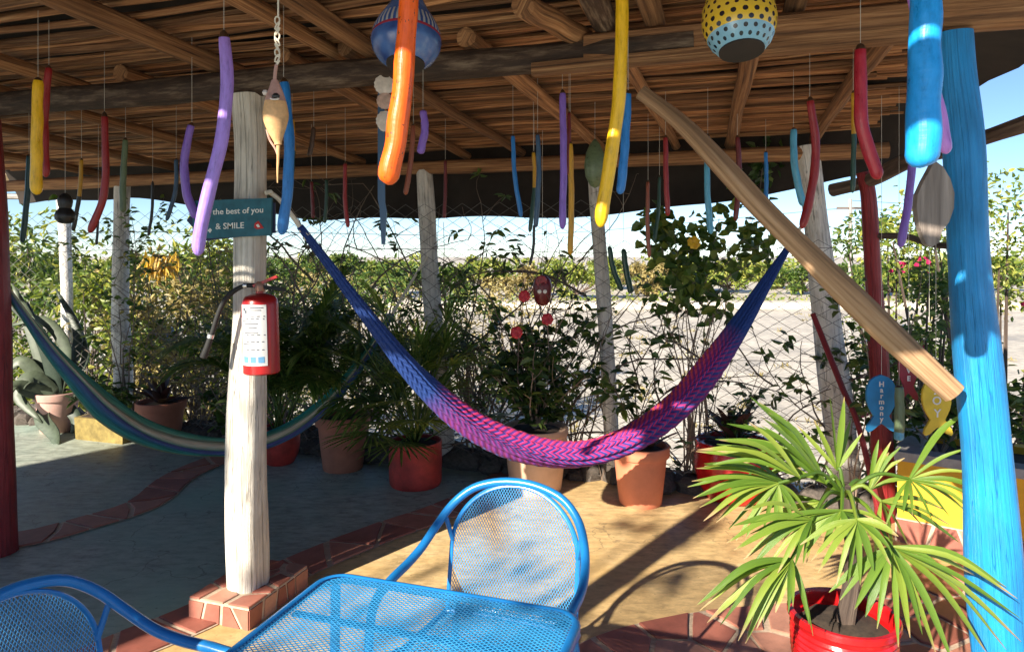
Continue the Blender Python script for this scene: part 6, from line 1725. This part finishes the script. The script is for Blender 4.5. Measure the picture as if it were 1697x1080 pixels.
# ------------------------------------------------------------------ bare twiggy tangle on the fence
def tangle(label, s0, s1, z1, n, seed, mat='leaf_dark', per=5, r0=0.005):
    rr = random.Random(seed)
    b = st((s0 + s1) / 2, 2.30, 0.0); o = thing('bare_vine', label, 'vine', b)
    mb = MB(); P_, D_ = [], []
    for i in range(n):
        s, z, t = rr.uniform(s0, s1), rr.choice((0.0, 0.0, rr.uniform(0.3, z1 * 0.7))), 2.28 + rr.uniform(-0.06, 0.14)
        ang = rr.uniform(0.35, 2.8); curv = rr.uniform(-1.1, 1.1); L = rr.uniform(0.5, 1.0) * z1 * 0.8
        m = 14; q = [st(s, t, z)]
        for k in range(m):
            ang += curv * 0.12 + rr.uniform(-0.16, 0.16)
            s += math.cos(ang) * L / m; z += math.sin(ang) * L / m; t += rr.uniform(-0.012, 0.012)
            z = max(0.02, min(z, z1 + 0.1)); q.append(st(s, t, z))
        w = r0 * rr.uniform(0.45, 1.3)
        mb.tube(q, lambda k: w * (1.1 - 0.75 * k), 5)
        for _ in range(3):
            j = rr.randint(4, m); d = Vector((rr.uniform(-1, 1), rr.uniform(-0.3, 0.3), rr.uniform(-0.2, 1))).normalized(); tw_ = [q[j]]
            for k in range(5):
                d = (d + Vector((rr.uniform(-0.4, 0.4), rr.uniform(-0.1, 0.1), rr.uniform(-0.35, 0.35)))).normalized(); tw_.append(tw_[-1] + d * 0.055)
            mb.tube(tw_, lambda k: w * 0.5 * (1 - 0.7 * k), 4)
            if rr.random() < 0.6:
                for _ in range(per): P_.append(tw_[-1 - rr.randint(0, 1)]); a = rr.uniform(0, 6.28); D_.append((math.cos(a), 0.4 * math.sin(a), rr.uniform(-0.8, 0.5)))
    mb.build('stem', 'twig', o)
    k = len(P_)
    leaf_object('foliage', np.array([tuple(p) for p in P_]), np.array(D_), rand_dirs(k, 1.0), RNG.uniform(0.05, 0.10, k), RNG.uniform(0.02, 0.04, k), mat, o, 0.3, 'stuff')
tangle('dense tangle of bare brown twigs on the fence behind the pink hammock end', -1.6, -0.2, 2.05, 48, 501, r0=0.0085)
tangle('tangle of grey brown twigs filling the fence above the hibiscus', 0.0, 1.2, 2.05, 46, 502, r0=0.0085)
tangle('sparse bare arching twigs on the fence near the stout whitewashed post', 1.4, 2.7, 1.25, 26, 503, per=7, r0=0.006)
tangle('tangle of brown twigs on the fence behind the striped hammock', -3.2, -1.7, 1.8, 36, 504, 'leaf_dry', r0=0.007)
# unseen tree, added so that its thin crown dapples the terrace
tb = Vector((-0.3 - LDIR.x * 8.2, 2.2 - LDIR.y * 8.2, GZ))
shrub('thin crowned tree added out of view to dapple the terrace', 'dapple_tree', tb, 8.6, 1.5, 1.5, 110, 0.20, 0.10, 'leaf_mid', 601, 0.80, cat='tree', clumps=9, trunk=0.10, part='crown')

# weeds and stones scattered over the sandy lot
wd = thing('lot_weeds', 'scattered dry weeds growing in the sandy lot', 'weeds', bgp(1100, 25)); wd['kind'] = 'stuff'
nc = 260; yy = 13 + 42 * RNG.random(nc) ** 1.3; xx = RNG.uniform(-0.75, 0.75, nc) * yy
n = nc * 14; Pn = np.stack([np.repeat(xx, 14) + RNG.normal(size=n) * 0.16, np.repeat(yy, 14) + RNG.normal(size=n) * 0.16, np.full(n, GZ)], axis=1)
leaf_object('foliage', Pn, rand_dirs(n, 1.4), rand_dirs(n, 0.5), RNG.uniform(0.10, 0.32, n), RNG.uniform(0.02, 0.05, n), 'leaf_dry', wd, 0.3, 'stuff')
sm = MB(); rr = random.Random(77)
for i in range(150):
    y_ = 13 + 40 * rr.random() ** 1.4; x_ = rr.uniform(-0.7, 0.7) * y_; w_ = rr.uniform(0.05, 0.22)
    sm.box((x_, y_, GZ + w_ * 0.25), (w_ * 1.4, w_, w_ * 0.7), Matrix.Rotation(rr.uniform(0, 3), 3, 'Z'), taper=0.6)
so = sm.build('lot_stones', 'cement', origin=bgp(1100, 25)); tag(so, 'scattered grey stones lying on the sandy lot', 'stones'); so['kind'] = 'stuff'
